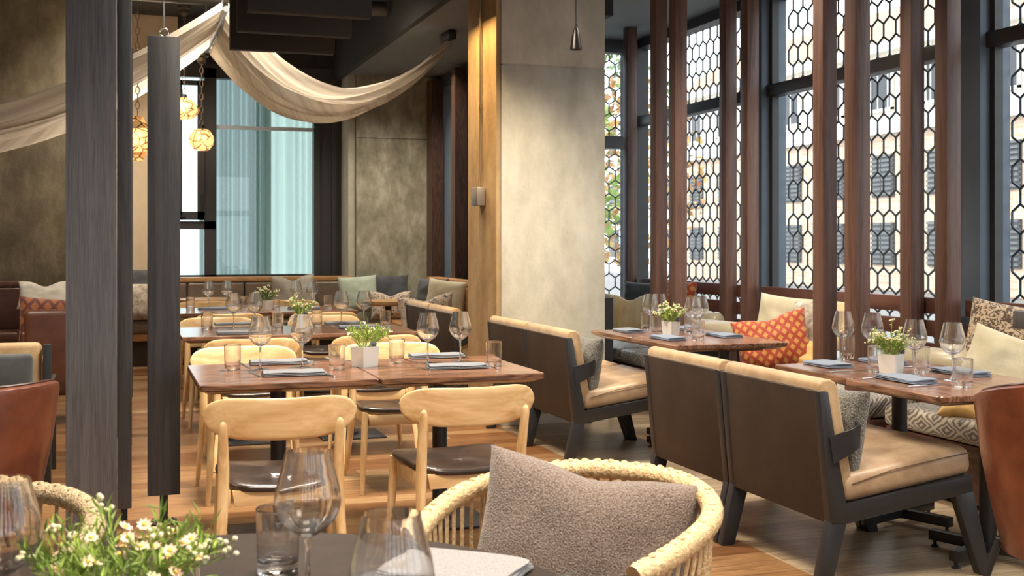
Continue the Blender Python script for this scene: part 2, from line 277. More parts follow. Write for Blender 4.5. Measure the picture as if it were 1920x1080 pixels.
# ------------------------------------------------------------------ mesh builder
class MB:
    def __init__(s): s.v=[]; s.f=[]
    def add(s,vs,fs,T=None):
        n=len(s.v)
        if T is not None: vs=[T@Vector(p) for p in vs]
        s.v+= [tuple(p) for p in vs]; s.f+=[tuple(i+n for i in f) for f in fs]; return s
    def box(s,x0,x1,y0,y1,z0,z1,bev=0,seg=2,T=None):
        x0,x1=min(x0,x1),max(x0,x1); y0,y1=min(y0,y1),max(y0,y1); z0,z1=min(z0,z1),max(z0,z1)
        vs=[(x,y,z) for x in (x0,x1) for y in (y0,y1) for z in (z0,z1)]
        fs=[(0,1,3,2),(4,6,7,5),(0,4,5,1),(2,3,7,6),(0,2,6,4),(1,5,7,3)]
        if bev:
            vs,fs=bevelled(vs,fs,min(bev,.49*min(x1-x0,y1-y0,z1-z0)),seg)
        return s.add(vs,fs,T)
    def tube(s,pts,r,n=10,T=None,closed=False,flat=None,cap=True):
        pts=[Vector(p) for p in pts]; m=len(pts); vs=[]; fs=[]
        up=Vector((0,0,1)); prev=None
        for i,p in enumerate(pts):
            if closed: t=pts[(i+1)%m]-pts[i-1]
            else: t=pts[min(i+1,m-1)]-pts[max(i-1,0)]
            t.normalize()
            if prev is None:
                a=up if abs(t.z)<.95 else Vector((1,0,0)); nx=t.cross(a).normalized()
            else: nx=(prev-t*prev.dot(t)).normalized()
            prev=nx; ny=t.cross(nx).normalized()
            rr=r[i] if isinstance(r,(list,tuple)) else r
            fl=flat if flat else 1
            for k in range(n):
                a=2*PI*k/n; vs.append(p+nx*rr*math.cos(a)+ny*rr*fl*math.sin(a))
        q=m if closed else m-1
        for i in range(q):
            j=(i+1)%m
            for k in range(n):
                l=(k+1)%n; fs.append((i*n+k,i*n+l,j*n+l,j*n+k))
        if not closed and cap:
            fs.append(tuple(range(n-1,-1,-1))); fs.append(tuple((m-1)*n+k for k in range(n)))
        return s.add(vs,fs,T)
    def lathe(s,prof,n=32,c=(0,0,0),T=None,close=False):
        vs=[];fs=[]; m=len(prof)
        for r,z in prof:
            for k in range(n):
                a=2*PI*k/n; vs.append((c[0]+max(r,1e-5)*math.cos(a),c[1]+max(r,1e-5)*math.sin(a),c[2]+z))
        q=m if close else m-1
        for i in range(q):
            j=(i+1)%m
            for k in range(n):
                l=(k+1)%n; fs.append((i*n+k,i*n+l,j*n+l,j*n+k))
        if not close:
            fs.append(tuple(range(n-1,-1,-1))); fs.append(tuple((m-1)*n+k for k in range(n)))
        return s.add(vs,fs,T)
    def prism(s,poly,a,b,axis='Y',bev=0,T=None,seg=2):
        n=len(poly)
        def P(p,t):
            return {'Y':(p[0],t,p[1]),'X':(t,p[0],p[1]),'Z':(p[0],p[1],t)}[axis]
        vs=[P(p,a) for p in poly]+[P(p,b) for p in poly]
        fs=[tuple(range(n)),tuple(range(2*n-1,n-1,-1))]+[(i,i+n,(i+1)%n+n,(i+1)%n) for i in range(n)]
        if bev: vs,fs=bevelled(vs,fs,bev,seg)
        return s.add(vs,fs,T)
    def grid(s,fn,nu,nv,T=None,wrapu=False,wrapv=False):
        vs=[fn(i/(nu if wrapu else nu-1),j/(nv if wrapv else nv-1)) for i in range(nu) for j in range(nv)]
        fs=[]
        for i in range(nu if wrapu else nu-1):
            for j in range(nv if wrapv else nv-1):
                fs.append((i*nv+j,((i+1)%nu)*nv+j,((i+1)%nu)*nv+(j+1)%nv,i*nv+(j+1)%nv))
        return s.add(vs,fs,T)
    def loft(s,rings,cap=True,T=None):
        n=len(rings[0]); vs=[p for r in rings for p in r]; fs=[]
        for i in range(len(rings)-1):
            for k in range(n):
                l=(k+1)%n; fs.append((i*n+k,i*n+l,(i+1)*n+l,(i+1)*n+k))
        if cap: fs.append(tuple(range(n-1,-1,-1))); fs.append(tuple((len(rings)-1)*n+k for k in range(n)))
        return s.add(vs,fs,T)
    def ball(s,c,r,n=12,m=8,T=None):
        pr=[(math.sin(PI*i/m)*r[0],-math.cos(PI*i/m)*r[1]) for i in range(m+1)] if isinstance(r,tuple) else [(math.sin(PI*i/m)*r,-math.cos(PI*i/m)*r) for i in range(m+1)]
        return s.lathe(pr,n,c,T)
    def build(s,name,mat,parent=None,loc=None,rz=0,ang=35):
        me=bpy.data.meshes.new(name); me.from_pydata(s.v,[],s.f); me.update()
        bm=bmesh.new(); bm.from_mesh(me); bmesh.ops.recalc_face_normals(bm,faces=bm.faces); bm.to_mesh(me); bm.free()
        for p in me.polygons: p.use_smooth=True
        me.set_sharp_from_angle(angle=R(ang))
        if mat: me.materials.append(mat)
        o=bpy.data.objects.new(name,me); COL.objects.link(o)
        if parent: o.parent=parent
        if loc: o.location=loc
        if rz: o.rotation_euler=(0,0,rz)
        return o
def bevelled(vs,fs,w,seg):
    bm=bmesh.new(); vv=[bm.verts.new(p) for p in vs]
    for f in fs: bm.faces.new([vv[i] for i in f])
    bmesh.ops.bevel(bm,geom=bm.edges[:],offset=w,segments=seg,profile=.5,affect='EDGES')
    bm.verts.index_update(); V=[tuple(v.co) for v in bm.verts]; Fs=[tuple(v.index for v in f.verts) for f in bm.faces]; bm.free(); return V,Fs
def tag(o,label=None,cat=None,group=None,kind=None):
    if label: o['label']=label
    if cat: o['category']=cat
    if group: o['group']=group
    if kind: o['kind']=kind
    return o
def thing(name,label,cat,loc=(0,0,0),rz=0,group=None):
    o=bpy.data.objects.new(name,None); COL.objects.link(o); o.location=loc; o.rotation_euler=(0,0,rz); o.empty_display_size=.1
    return tag(o,label,cat,group)
def struct(name,mb,mat,label=None,parent=None):
    o=mb.build(name,mat,parent)
    if not parent: tag(o,label or name.replace('_',' '),kind='structure')
    return o
def dup(root,loc,rz,label,group=None):
    def cp(o,par):
        c=o.copy(); COL.objects.link(c)
        if par: c.parent=par
        for ch in [q for q in bpy.data.objects if q.parent==o]: cp(ch,c)
        return c
    kids=[]
    r=cp(root,None); r.location=loc; r.rotation_euler=(root.rotation_euler[0],root.rotation_euler[1],rz); r['label']=label
    if group: r['group']=group
    return r
class Proto:
    """first use keeps the original, later uses copy it"""
    def __init__(s,make): s.make=make; s.o=None
    def put(s,loc,rz,label,group=None):
        if s.o is None:
            s.o=s.make(); s.o.location=loc; s.o.rotation_euler=(0,0,rz); s.o['label']=label
            if group: s.o['group']=group
            return s.o
        return dup(s.o,loc,rz,label,group)

# ================================================================== ROOM SHELL
XW=4.9; YC=10.65; ZC=3.35; XL=-5.2; YF=14.3; YB=-5.0; ZH=4.0
struct('floor',MB().box(XL-.2,XW+.15,YB-.2,YF+.3,-.12,0),mat_floor,'oak plank floor, warm orange on the left and paler grey by the windows')
struct('ceiling',MB().box(XL-.2,2.6,YB-.2,YF+.3,ZH,ZH+.15),mat_dark,'dark exposed ceiling')
struct('trim_1',MB().box(2.6,XW+.3,YB-.2,YC+.1,ZC,ZH+.15).box(2.6,3.75,YC+.1,YF+.3,ZC,ZH+.15),mat_soffit,'lower painted soffit over the window side')
# dark side of the bulkhead, a beam along its edge
struct('trim_2',MB().box(2.54,2.6,3.0,YF,ZC-.02,ZH),mat_sofdark,'dark upright side of the lowered ceiling')
struct('wall_left',MB().box(XL-.2,XL,YB-.2,YF+.3,0,ZH),mat_plaster,'brown plaster wall on the left')
# wall seen left behind the grey post: brown plaster with beige return
struct('wall_far_left',MB().box(XL,xOnY(136,13.2),13.2,13.4,0,ZH),mat_plaster,'mottled brown plaster wall behind the lounge chairs')
struct('wall_far_beige',MB().box(xOnY(136,13.2)+.0,xOnY(338,YF)-.03,YF,YF+.2,0,ZH).box(xOnY(136,13.2),xOnY(136,13.2)+.1,13.2,YF,0,ZH),mat_beige,'beige plaster wall left of the teal window')
# --- far window (plane Y=14.3)
wx0=xOnY(338,YF)-.03; wx1=xOnY(404,YF); wx2=xOnY(588,YF); wx3=xOnY(640,YF); wx4=xOnY(653,YF); wx5=3.72
zt=zAt(wx1,YF,128)
struct('wall_far',MB().box(wx0,wx5+.2,YF,YF+.2,zt+.05,ZH).box(wx0,wx3,YF,YF+.2,0,.92),mat_dark,'dark wall around the far window')
wf=MB().box(wx0,wx3,YF-.02,YF+.1,zt-.12,zt+.05).box(wx1-.13,wx1+.01,YF-.02,YF+.1,.92,zt).box(wx0,wx1,YF-.02,YF+.1,zAt(wx1,YF,430),zAt(wx1,YF,415)).box(wx0,wx3,YF-.02,YF+.1,.92,.97)
struct('window_1',wf,mat_frame,'tall far window with dark frame and teal curtain behind')
w1=bpy.data.objects['window_1']
MB().box(wx0,wx1,YF+.05,YF+.06,.95,zt).box(wx1,wx2,YF+.05,YF+.06,.95,zt).build('window_pane',mat_tpane,w1)
cz0,cz1=zAt(wx1,YF,413),zAt(wx0,YF,150)
MB().box(wx0,wx0+.05,YF-.05,YF,cz0,cz1).box(wx1-.21,wx1-.13,YF-.05,YF,cz0,cz1).box(wx0,wx1-.13,YF-.05,YF,cz0,cz0+.1).box(wx0,wx1-.13,YF-.05,YF,cz1-.06,cz1).build('casement_sash',mat_frame,w1)
MB().box(wx1-.18,wx1-.16,YF-.09,YF-.05,cz0+.12,cz0+.3).box(wx1-.40,wx1-.35,YF-.08,YF-.05,cz0+.03,cz0+.06).build('window_handle',mat_black,w1)
zb=zAt(wx2,YF,243)
MB().box(wx1,wx2,YF+.02,YF+.05,zb-.025,zb+.02).build('glazing_bar',M('pale_bar',(.7,.75,.8),.3,.5),w1)
# dark panels, pale jamb and concrete pier right of the window
struct('trim_3',MB().box(wx2,wx2+.07,YF-.03,YF+.12,.9,zt).box(wx2+.07,wx3,YF+.0,YF+.1,.9,zt).box(wx2+.22,wx2+.27,YF-.04,YF,.9,zt),mat_frame,'dark panel right of the far window')
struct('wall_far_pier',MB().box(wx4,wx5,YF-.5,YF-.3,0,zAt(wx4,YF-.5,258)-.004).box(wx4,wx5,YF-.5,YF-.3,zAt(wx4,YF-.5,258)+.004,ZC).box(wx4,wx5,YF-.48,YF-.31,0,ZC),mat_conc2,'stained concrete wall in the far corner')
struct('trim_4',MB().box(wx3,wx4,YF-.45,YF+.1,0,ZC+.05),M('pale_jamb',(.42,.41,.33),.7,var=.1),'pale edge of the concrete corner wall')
# --- side wall beyond the pillar
sw=MB().box(3.70,3.85,8.8,YF+.1,0,.9).box(3.70,3.85,8.8,YF,3.2,ZC)
struct('wall_right_far',sw,mat_sofdark,'dark wall beyond the concrete pillar')
for i,(a,b_,m_) in enumerate(((13.55,13.8,mat_frame),(12.55,12.7,mat_frame),(11.35,11.5,mat_frame),(10.2,10.4,mat_frame))):
    struct('trim_%d'%(5+i),MB().box(3.58,3.72,a,b_,.9,3.3),wood('mull_wood',(.03,.015,.01),(.09,.045,.03),'Z'),'upright dark post in the far side wall, number %d from the corner'%(i+1))
struct('window_2',MB().box(3.74,3.76,8.8,YF-.5,.9,3.25),mat_steel,'blue grey blinds panel in the far side wall')
# --- concrete pillar
PX0,PX1,PY0,PY1=2.70,3.53,8.22,8.82
zs=zAt(3.1,PY0,124)
pil=MB().box(PX0,PX1,PY0,PY1,0,zs-.004,.008).box(PX0,PX1,PY0,PY1,zs+.004,ZC,.008).box(PX0+.01,PX1-.01,PY0+.008,PY1-.01,0,ZC)
o=struct('column_concrete',pil,mat_conc,'broad pale concrete pillar'); o.name='trim_9'
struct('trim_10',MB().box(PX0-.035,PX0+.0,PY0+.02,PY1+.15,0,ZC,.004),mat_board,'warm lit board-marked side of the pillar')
struct('baseboard_pillar',MB().box(PX0-.05,PX1+.02,PY0-.02,PY0,0,.07,.004),mat_white,'white skirting of the pillar')
# --- outer window wall: columns, sill, transom, head
zs2=.45; ZT=2.54
cols=[YC-.0,8.2,5.75,3.3,.85,-1.6,-4.05]
for i,yc in enumerate(cols):
    if i==0: continue
    struct('trim_%d'%(10+i),MB().box(XW-.10,XW+.12,yc-.12,yc+.11,0,ZC,.005).box(XW-.14,XW-.10,yc+.09,yc+.13,0,ZC),mat_steel,'blue grey steel column in the window wall, number %d from the far corner'%i)
struct('wall_right',MB().box(XW,XW+.12,YB,YC+.1,0,zs2),M('dark_sill_wall',(.10,.07,.05),.7),'low wall below the right windows')
struct('trim_20',MB().box(XW-.02,XW+.12,YB,YC+.1,zs2,zs2+.06).box(XW-.02,XW+.12,YB,YC+.1,3.26,ZC),mat_frame,'dark head and sill of the right windows')
wn=3
allb=[(YC-.06,8.31),(8.08,5.86),(5.63,3.41),(3.18,.96),(.73,-1.49),(-1.72,-3.94)]
for i,(a,b_) in enumerate(allb):
    o=struct('window_%d'%wn,MB().box(XW-.06,XW+.06,b_,a,ZT-.045,ZT+.045,.004).box(XW-.03,XW+.03,b_,b_+.04,zs2,3.3).box(XW-.03,XW+.03,a-.04,a,zs2,3.3),mat_frame,'tall dark framed street window, bay %d from the far corner'%(i+1))
    MB().box(XW-.004,XW+.004,b_,a,zs2,3.3).build('window_pane',mat_pane,o); wn+=1
# far return wall of the glazed bay (Y = YC)
struct('trim_21',MB().box(XW-.12,XW+.12,YC-.05,YC+.1,0,ZC).box(3.53,XW,YC-.03,YC+.09,3.22,ZC).box(3.53,XW,YC-.03,YC+.09,2.28,2.40).box(3.53,XW,YC,YC+.09,0,.5).box(3.53,3.70,YC-.05,YC+.09,0,ZC),mat_frame,'dark frame of the end window')
struct('window_9',MB().box(3.6,XW,YC+.02,YC+.03,.5,3.25),mat_pane,'end window beside the pillar')
struct('wall_back',MB().box(XL,XW,YB-.15,YB,0,.6).box(XL,XW,YB-.15,YB,3.2,ZH).box(XL,-3.5,YB-.15,YB,.6,3.2).box(3.6,XW,YB-.15,YB,.6,3.2).box(-2.9,-2.2,YB-.15,YB,.6,3.2).box(-1.4,-.6,YB-.15,YB,.6,3.2).box(.2,1.0,YB-.15,YB,.6,3.2).box(1.8,2.6,YB-.15,YB,.6,3.2).box(-3.5,3.6,YB-.12,YB-.03,2.1,2.25),mat_beige,'wall behind the viewer with wide windows')

# honeycomb metal screens outside the glass
def hexscreen(L0,L1,z0,z1,name,label,place):
    w_=.135; p=.134; a=.044; t=.0062; d=.004; mb=MB()
    nx=int((L1-L0)/(w_/2))+1; nz=int((z1-z0)/p)+1
    def bar(x0,zz0,x1,zz1):
        dx,dz=x1-x0,zz1-zz0; l=math.hypot(dx,dz); nx_,nz_=-dz/l*t,dx/l*t
        c=[(x0+nx_,zz0+nz_),(x1+nx_,zz1+nz_),(x1-nx_,zz1-nz_),(x0-nx_,zz0-nz_)]
        vs=[place(q[0],q[1],-d) for q in c]+[place(q[0],q[1],d) for q in c]
        mb.add(vs,[(0,1,2,3),(7,6,5,4),(0,4,5,1),(1,5,6,2),(2,6,7,3),(3,7,4,0)])
    for k in range(nz+1):
        zc=z0+k*p
        for j in range(nx):
            s=1 if (j+k)%2 else -1
            x=L0+j*w_/2; 
            if zc+a/2<z1 and x+w_/2<=L1+.001: bar(x,zc+s*a/2,x+w_/2,zc-s*a/2)
            if s>0 and zc+p<z1: bar(x,zc+a/2,x,zc+p-a/2)
    o=mb.build(name,mat_lattice,ang=30); return tag(o,label,'metal screen','honeycomb screens outside the windows')
XS=XW+.17
bayn=['furthest bay by the corner','second bay from the corner, behind the paired posts','third bay from the corner, at the right edge','fourth bay from the corner','fifth bay from the corner']
for i,(a,b_) in enumerate(allb[:4]):
    hexscreen(b_-.1,a+.1,.35,3.34,'honeycomb_screen','dark honeycomb metal lattice outside the '+bayn[i],lambda x,z,d: (XS+d,x,z))
hexscreen(3.9,XW+.2,.35,3.34,'honeycomb_screen','dark honeycomb metal lattice outside the narrow end window beside the pillar',lambda x,z,d: (x,YC+.22+d,z))

# brown vertical posts in front of the windows
PXX=4.5
posts=[(9.95,PXX),(8.17,3.93),(7.84,3.93),(8.11,PXX),(7.78,PXX),(5.93,3.93),(5.61,3.93),(5.87,PXX),(5.55,PXX)]
plab=['standing alone in the far corner','left one of the pair nearest the pillar','right one of the pair nearest the pillar','left one of the second pair from the pillar','right one of the second pair, beside the far steel column','left one of the third pair, behind the near glasses','right one of the third pair, behind the near glasses','left one of the fourth pair','right one of the fourth pair, beside the near steel column','left one of the pair beyond the frame','right one of the pair beyond the frame']
for i,(y,px_) in enumerate(posts):
    o=MB().box(0,.098,0,.105,0,ZC,.003).build('wooden_post',mat_brownpost,loc=(px_,y,0)); tag(o,'brown stained vertical wooden post, '+plab[i],'post','brown posts along the windows')
# benches under the windows
def bench(y0,y1,label):
    t=thing('window_bench',label,'bench',(PXX,y0,0),0,'slatted benches along the windows'); L=y1-y0
    for k,z in enumerate((.925,.79,.655)): MB().box(.108,.145,0,L,z,z+.097,.005).build('slat',mat_bench,t)
    MB().box(.145,.18,.02,.09,0,1.0).box(.145,.18,L-.09,L-.02,0,1.0).build('upright',mat_bench,t)
    MB().box(-.43,-.02,0,L,.27,.33,.006).box(-.40,-.05,.02,L-.02,.03,.27).build('bench_base',mat_bench,t)
    n=max(1,round(L/1.25))
    for k in range(n):
        a,b_=k*L/n+.006,(k+1)*L/n-.006
        MB().box(-.455,-.015,a,b_,.335,.455,.035,4).build('seat_cushion',mat_ikat,t)
bench(7.93,10.3,'dark slatted wooden bench with diamond patterned seat, far one beside the pillar')
bench(5.72,7.76,'dark slatted wooden bench with diamond patterned seat, middle one behind the orange cushion')
bench(3.2,5.53,'dark slatted wooden bench with diamond patterned seat, near one at the right edge')

# ================================================================== OUTSIDE
struct('ground_street',MB().box(XW+.3,60,-30,70,-.6,-.5),M('asphalt',(.25,.24,.23),.9,var=.2),'street outside').name='floor_outside'
FX=28.0
bd=thing('brick_building','tan brick building with louvred shutters across the street','building',(FX,30,0))
def brickmat():
    m,nt,b=newmat('tan_brick'); N=nt.nodes; L=nt.links; tc=N.new('ShaderNodeTexCoord'); mp=N.new('ShaderNodeMapping'); mp.inputs['Rotation'].default_value=(0,0,0)
    sp=N.new('ShaderNodeSeparateXYZ'); cb=N.new('ShaderNodeCombineXYZ'); L.new(tc.outputs['Object'],sp.inputs[0]); L.new(sp.outputs[1],cb.inputs[0]); L.new(sp.outputs[2],cb.inputs[1])
    br=N.new('ShaderNodeTexBrick'); br.inputs['Scale'].default_value=1; br.inputs['Brick Width'].default_value=.42; br.inputs['Row Height'].default_value=.13; br.inputs['Mortar Size'].default_value=.012
    br.inputs['Color1'].default_value=(.62,.42,.29,1); br.inputs['Color2'].default_value=(.76,.58,.43,1); br.inputs['Mortar'].default_value=(.7,.6,.5,1)
    L.new(cb.outputs[0],br.inputs['Vector']); L.new(br.outputs[0],b.inputs['Base Color']); b.inputs['Roughness'].default_value=.9; return m
mat_cornice=M('white_cornice',(.85,.82,.76),.8); mat_siding=M('cream_siding',(.78,.66,.52),.8,scale=1,stretch=(1,9,.2),c2=(.84,.74,.62))
MB().box(0,3,-35,25,-.5,5.5).build('brick_wall',brickmat(),bd)
MB().box(-.3,0,-35,25,5.5,5.85).box(-.15,0,-35,25,5.85,6.15).box(-.45,0,-35,25,8.6,9.0).build('cornice',mat_cornice,bd)
MB().box(-.02,3,-35,25,5.5,9.0).build('upper_wall',mat_siding,bd)
mb=MB()
for y in [q*.62-35 for q in range(97)]: mb.box(-.07,-.02,y,y+.07,6.15,8.6)
mb.build('siding_batten',mat_cornice,bd)
MB().add([(0-.5,-35,9.0),(0-.5,25,9.0),(3,25,11.2),(3,-35,11.2),(3,-35,9),(3,25,9)],[(0,1,2,3),(0,3,4),(1,5,2),(0,4,5,1),(3,2,5,4)]).build('roof',M('terracotta_roof',(.55,.33,.22),.8,var=.2,scale=30,stretch=(1,1,8)),bd)
mat_sh=M('grey_shutter',(.17,.17,.17),.6); mat_shd=M('window_void',(.06,.06,.065),.2)
def shutter(y,z,h=1.62):
    w_=1.35
    o=MB().box(-.06,0,y,y+w_,z,z+h).build('window',mat_shd,bd)
    mb=MB()
    for k in range(9): mb.box(-.16,-.06,y+.05,y+w_/2-.03,z+.08+k*h/9,z+.08+k*h/9+.09); mb.box(-.16,-.06,y+w_/2+.03,y+w_-.05,z+.08+k*h/9,z+.08+k*h/9+.09)
    mb.build('louvre',mat_sh,o)
for rt in (1.02,1.1275,1.245,1.363,1.477,1.59,1.70,1.80,1.908,2.03,2.15,2.28):
    yy=rt*FX-30
    for k in range(3): shutter(yy-.7,zAt(FX,rt*FX,285 if rt!=1.59 else 285)*0+ (3.35-k*2.6)-.4+.15)
    o=MB().box(-.06,0,yy-.6,yy+.7,6.5,8.1).build('window',mat_shd,bd); MB().box(-.12,-.05,yy-.7,yy-.58,6.4,8.2).box(-.12,-.05,yy+.68,yy+.8,6.4,8.2).box(-.12,-.05,yy-.7,yy+.8,8.1,8.22).box(-.12,-.05,yy-.7,yy+.8,6.38,6.5).build('window_frame',mat_cornice,o)
# upper stepped storey behind
b2=thing('tiled_house','taller cream house with terracotta bands behind the brick building','building',(36,30,0))
MB().box(0,6,-35,12,0,13).build('wall',M('peach_wall',(.74,.58,.44),.8),b2)
MB().box(-.5,6.5,-35.5,12.5,13,13.5).box(-.3,0,-35,12,10.6,11).build('eave',mat_cornice,b2)
for k in range(10):
    o=MB().box(-.05,0,-30+k*4,-28.6+k*4,11.2,12.7).build('window',mat_shd,b2)
# trees seen through the end window
def tree(x,y,h,label,m):
    t=thing('street_tree',label,'tree',(x,y,-.5)); MB().tube([(0,0,0),(.05,0,h*.3),(-.05,.1,h*.6)],[.14,.11,.06],8).build('trunk',M('bark',(.16,.11,.07),.9),t)
    mb=MB(); r=random.Random(int(x*9+y))
    for k in range(900):
        a=r.random()*2*PI; b_=r.random()*PI; q=r.random()**.4
        c=Vector((math.cos(a)*math.sin(b_)*q*h*.33,math.sin(a)*math.sin(b_)*q*h*.33,h*.62+math.cos(b_)*q*h*.38))
        T=Matrix.Translation(c)@Matrix.Rotation(r.random()*6,4,Vector((r.random()-.5,r.random()-.5,r.random()-.5)).normalized())
        mb.add([(0,-.1,0),(.07,0,.02),(0,.12,0),(-.07,0,.02)],[(0,1,2,3)],T)
    mb.build('foliage',m,t)
tree(6.4,17.5,4.6,'green street tree seen low through the end window',mat_leaf)
tree(10.4,23,5.5,'autumn red street tree seen through the end window',M('autumn_leaf',(.45,.16,.08),.7,scale=3,c2=(.5,.4,.12)))
tree(11.6,28,7.5,'dark green street tree furthest away in the end window',mat_leafdk)
# teal curtain beyond the far window, bright court behind
def curt(i,j):
    x=wx1-.16+i*(wx2-wx1-.30); return (x,YF+.42+.055*math.sin(i*80+1.6*math.sin(i*17))+.04*math.sin(i*31),.6+j*(zt-.4))
o=MB().grid(curt,260,4).build('curtain',mat_teal,ang=60); tag(o,'sheer teal curtain behind the left and middle of the far window','curtain')
def curt2(i,j):
    x=wx2-.62+i*1.0; return (x,YF+.60+.03*math.sin(i*60+1.6*math.sin(i*11))+.02*math.sin(i*23),.6+j*(zt-.4))
o=MB().grid(curt2,140,4).build('curtain',sheer('pale_curtain',(.50,.56,.50),.45,.08),ang=60); tag(o,'paler green white sheer curtain behind the right of the far window','curtain')
struct('trim_22',MB().box(wx1-.25,wx2+.4,YF+.36,YF+.68,zt+.19,zt+.25).box(wx1-.25,wx2+.4,YF+.19,YF+.40,zt+.25,zt+.29),mat_frame,'curtain track above the teal curtain')

# ================================================================== CEILING THINGS
def baffle(u0,u1,v,Yb,label):
    x0,x1=xOnY(u0,Yb),xOnY(u1,Yb); z=zAt(x0,Yb,v)
    t=thing('ceiling_baffle',label,'baffle',((x0+x1)/2,Yb,z),0,'dark boards under the ceiling'); h=(x1-x0)/2
    MB().box(-h,h,0,.1,0,.62,.004).build('board',M('baffle_black',(.022,.02,.018),.7),t)
    MB().tube([(-h*.7,.05,.6),(-h*.7,.05,ZH-z)],.006,6).tube([(h*.7,.05,.6),(h*.7,.05,ZH-z)],.006,6).build('hanger',mat_black,t)
baffle(432,628,91,9.6,'dark hanging ceiling board, lowest and furthest of three')
baffle(446,660,57,8.7,'dark hanging ceiling board, middle of three')
baffle(464,697,19,7.9,'dark hanging ceiling board, highest and nearest of three')
def pipe(p0,p1,r,label,m=None):
    o=MB().tube([p0,p1],r,12).build('ceiling_pipe',m or M('dull_pipe',(.10,.09,.08),.4,.6)); tag(o,label,'pipe','pipes under the dark ceiling'); return o
pipe((-4.9,11.2,3.62),(2.5,11.2,3.62),.07,'thick grey pipe crossing under the ceiling behind the drape bar')
pipe((-4.9,8.4,3.5),(-.9,8.4,3.5),.045,'slim pipe under the ceiling left of the grey post')
pipe((-4.9,8.9,3.35),(-.9,8.9,3.35),.06,'thick dark pipe under the ceiling left of the grey post')
pipe((1.9,9.3,3.55),(2.5,9.3,3.55),.02,'thin pipe under the ceiling beside the bulkhead')
# spotlight on the bulkhead edge
# drapes over a bar
BX=.93
bar=MB().tube([(BX,10.6,3.41),(BX,13.25,3.41)],.028,12).tube([(BX,11.0,3.41),(BX,11.0,ZH)],.008,6).tube([(BX,13.0,3.41),(BX,13.0,ZH)],.008,6).build('drape_bar',M('grey_bar',(.35,.38,.42),.35,.7)); tag(bar,'straight grey metal bar at the peak of the ceiling drapes','bar')
def drapeR(i,j):
    s=i; x=BX+.03+(2.99-BX)*s
    y0=10.65+(10.66-10.65)*s; y1=13.2*(1-s)**1.15+10.86*(1-(1-s)**1.15)
    y=y0+(y1-y0)*j
    sag=(.80+.34*(1-abs(2*j-1))*.3+.18*j)*4*s*(1-s)*(.8+.25*(1-s))
    z=3.41-.16*s-sag*.80
    fold=(.05*math.sin(j*46+3*s)+.03*math.sin(j*83+5*s))*(1-.5*s)+.025*math.sin(j*21+9*s)
    return (x,y+.02*math.sin(j*33),z+fold)
def drapeL(i,j):
    s=i; x=BX-.03-5.6*s
    y=10.65+(2.55-1.3*math.sin(PI*min(1,s*1.0))*.75)*j
    sag=1.10*4*s*(1-s)*(1+.12*j)
    z=3.41-.03*s-sag
    return (x,y,z+.05*math.sin(j*40+4*s)+.03*math.sin(j*71)+.02*math.sin(j*17+7*s))
o=MB().grid(drapeR,60,110).build('ceiling_drape',mat_drape,ang=70); tag(o,'sheer cream drape sagging from the bar to the right bulkhead','drape','cream ceiling drapes')
o=MB().grid(drapeL,70,110).build('ceiling_drape',mat_drape,ang=70); tag(o,'sheer cream drape sagging from the bar towards the left wall','drape','cream ceiling drapes')
o=MB().box(2.96,3.04,10.6,10.9,3.26,3.345,.01).build('drape_bracket',mat_black); tag(o,'small black bracket holding the right end of the cream drape','bracket')
# amber glass pendants
mat_amber=glassmat('amber_glass',(1,.74,.36),.08); mat_bulb=emis('warm_bulb',(1,.72,.38),6); 
def amberm():
    m,nt,b=newmat('amber_netted_glass'); N=nt.nodes; L=nt.links; tc=N.new('ShaderNodeTexCoord')
    v=N.new('ShaderNodeTexVoronoi'); v.feature='DISTANCE_TO_EDGE'; v.inputs['Scale'].default_value=11; L.new(tc.outputs['Object'],v.inputs['Vector'])
    r=N.new('ShaderNodeValToRGB'); r.color_ramp.elements[0].position=.03; r.color_ramp.elements[0].color=(.08,.03,.01,1); r.color_ramp.elements[1].position=.08; r.color_ramp.elements[1].color=(.92,.55,.20,1)
    L.new(v.outputs['Distance'],r.inputs[0]); L.new(r.outputs[0],b.inputs['Base Color']); L.new(r.outputs[0],b.inputs['Emission Color']); b.inputs['Emission Strength'].default_value=.13
    b.inputs['Transmission Weight'].default_value=.45; b.inputs['Roughness'].default_value=.2; return m
mat_net=amberm()
def pendant(x,y,z,ztop,prof,label,glow=1.0):
    t=thing('glass_pendant',label,'lamp',(x,y,z),0,'amber glass pendants')
    MB().lathe(prof,28).build('glass_shade',mat_net,t,ang=60)
    MB().ball((0,0,0),.035,12,8).build('bulb',mat_bulb,t)
    mb=MB(); n=int((ztop-z-.16)/.07)
    for k in range(n):
        zz=.15+k*.07; T=Matrix.Translation((0,0,zz+.035))@Matrix.Rotation(PI/2*(k%2),4,'Z')
        mb.tube([(.017*math.cos(a*PI/4),0,.04*math.sin(a*PI/4)) for a in range(8)],.0045,6,T,closed=True)
    mb.build('chain',M('chain_metal',(.25,.2,.15),.35,.8),t)
    MB().lathe([(.0,.16),(.03,.155),(.035,.12),(.055,.10),(.055,.09)],16).build('shade_cap',mat_black,t)
    MB().lathe([(.0,ztop-z),(.075,ztop-z),(.075,ztop-z-.035),(.05,ztop-z-.05),(.05,ztop-z-.09),(.02,ztop-z-.12),(0,ztop-z-.12)],20).build('ceiling_rose',M('rose_metal',(.09,.07,.05),.35,.6),t)
    light('pendant_glow','POINT',(x,y,z),(0,0,0),glow,WARM,shadow_soft_size=.12)
globe=[(.045,.118),(.085,.100),(.122,.045),(.131,0),(.122,-.052),(.088,-.102),(.062,-.118)]
X,Y=xOnY(378,13.05),13.05; pendant(X,Y,zAt(X,Y,262),3.39,globe,'round amber netted glass pendant lamp hanging by a chain, right one of three')
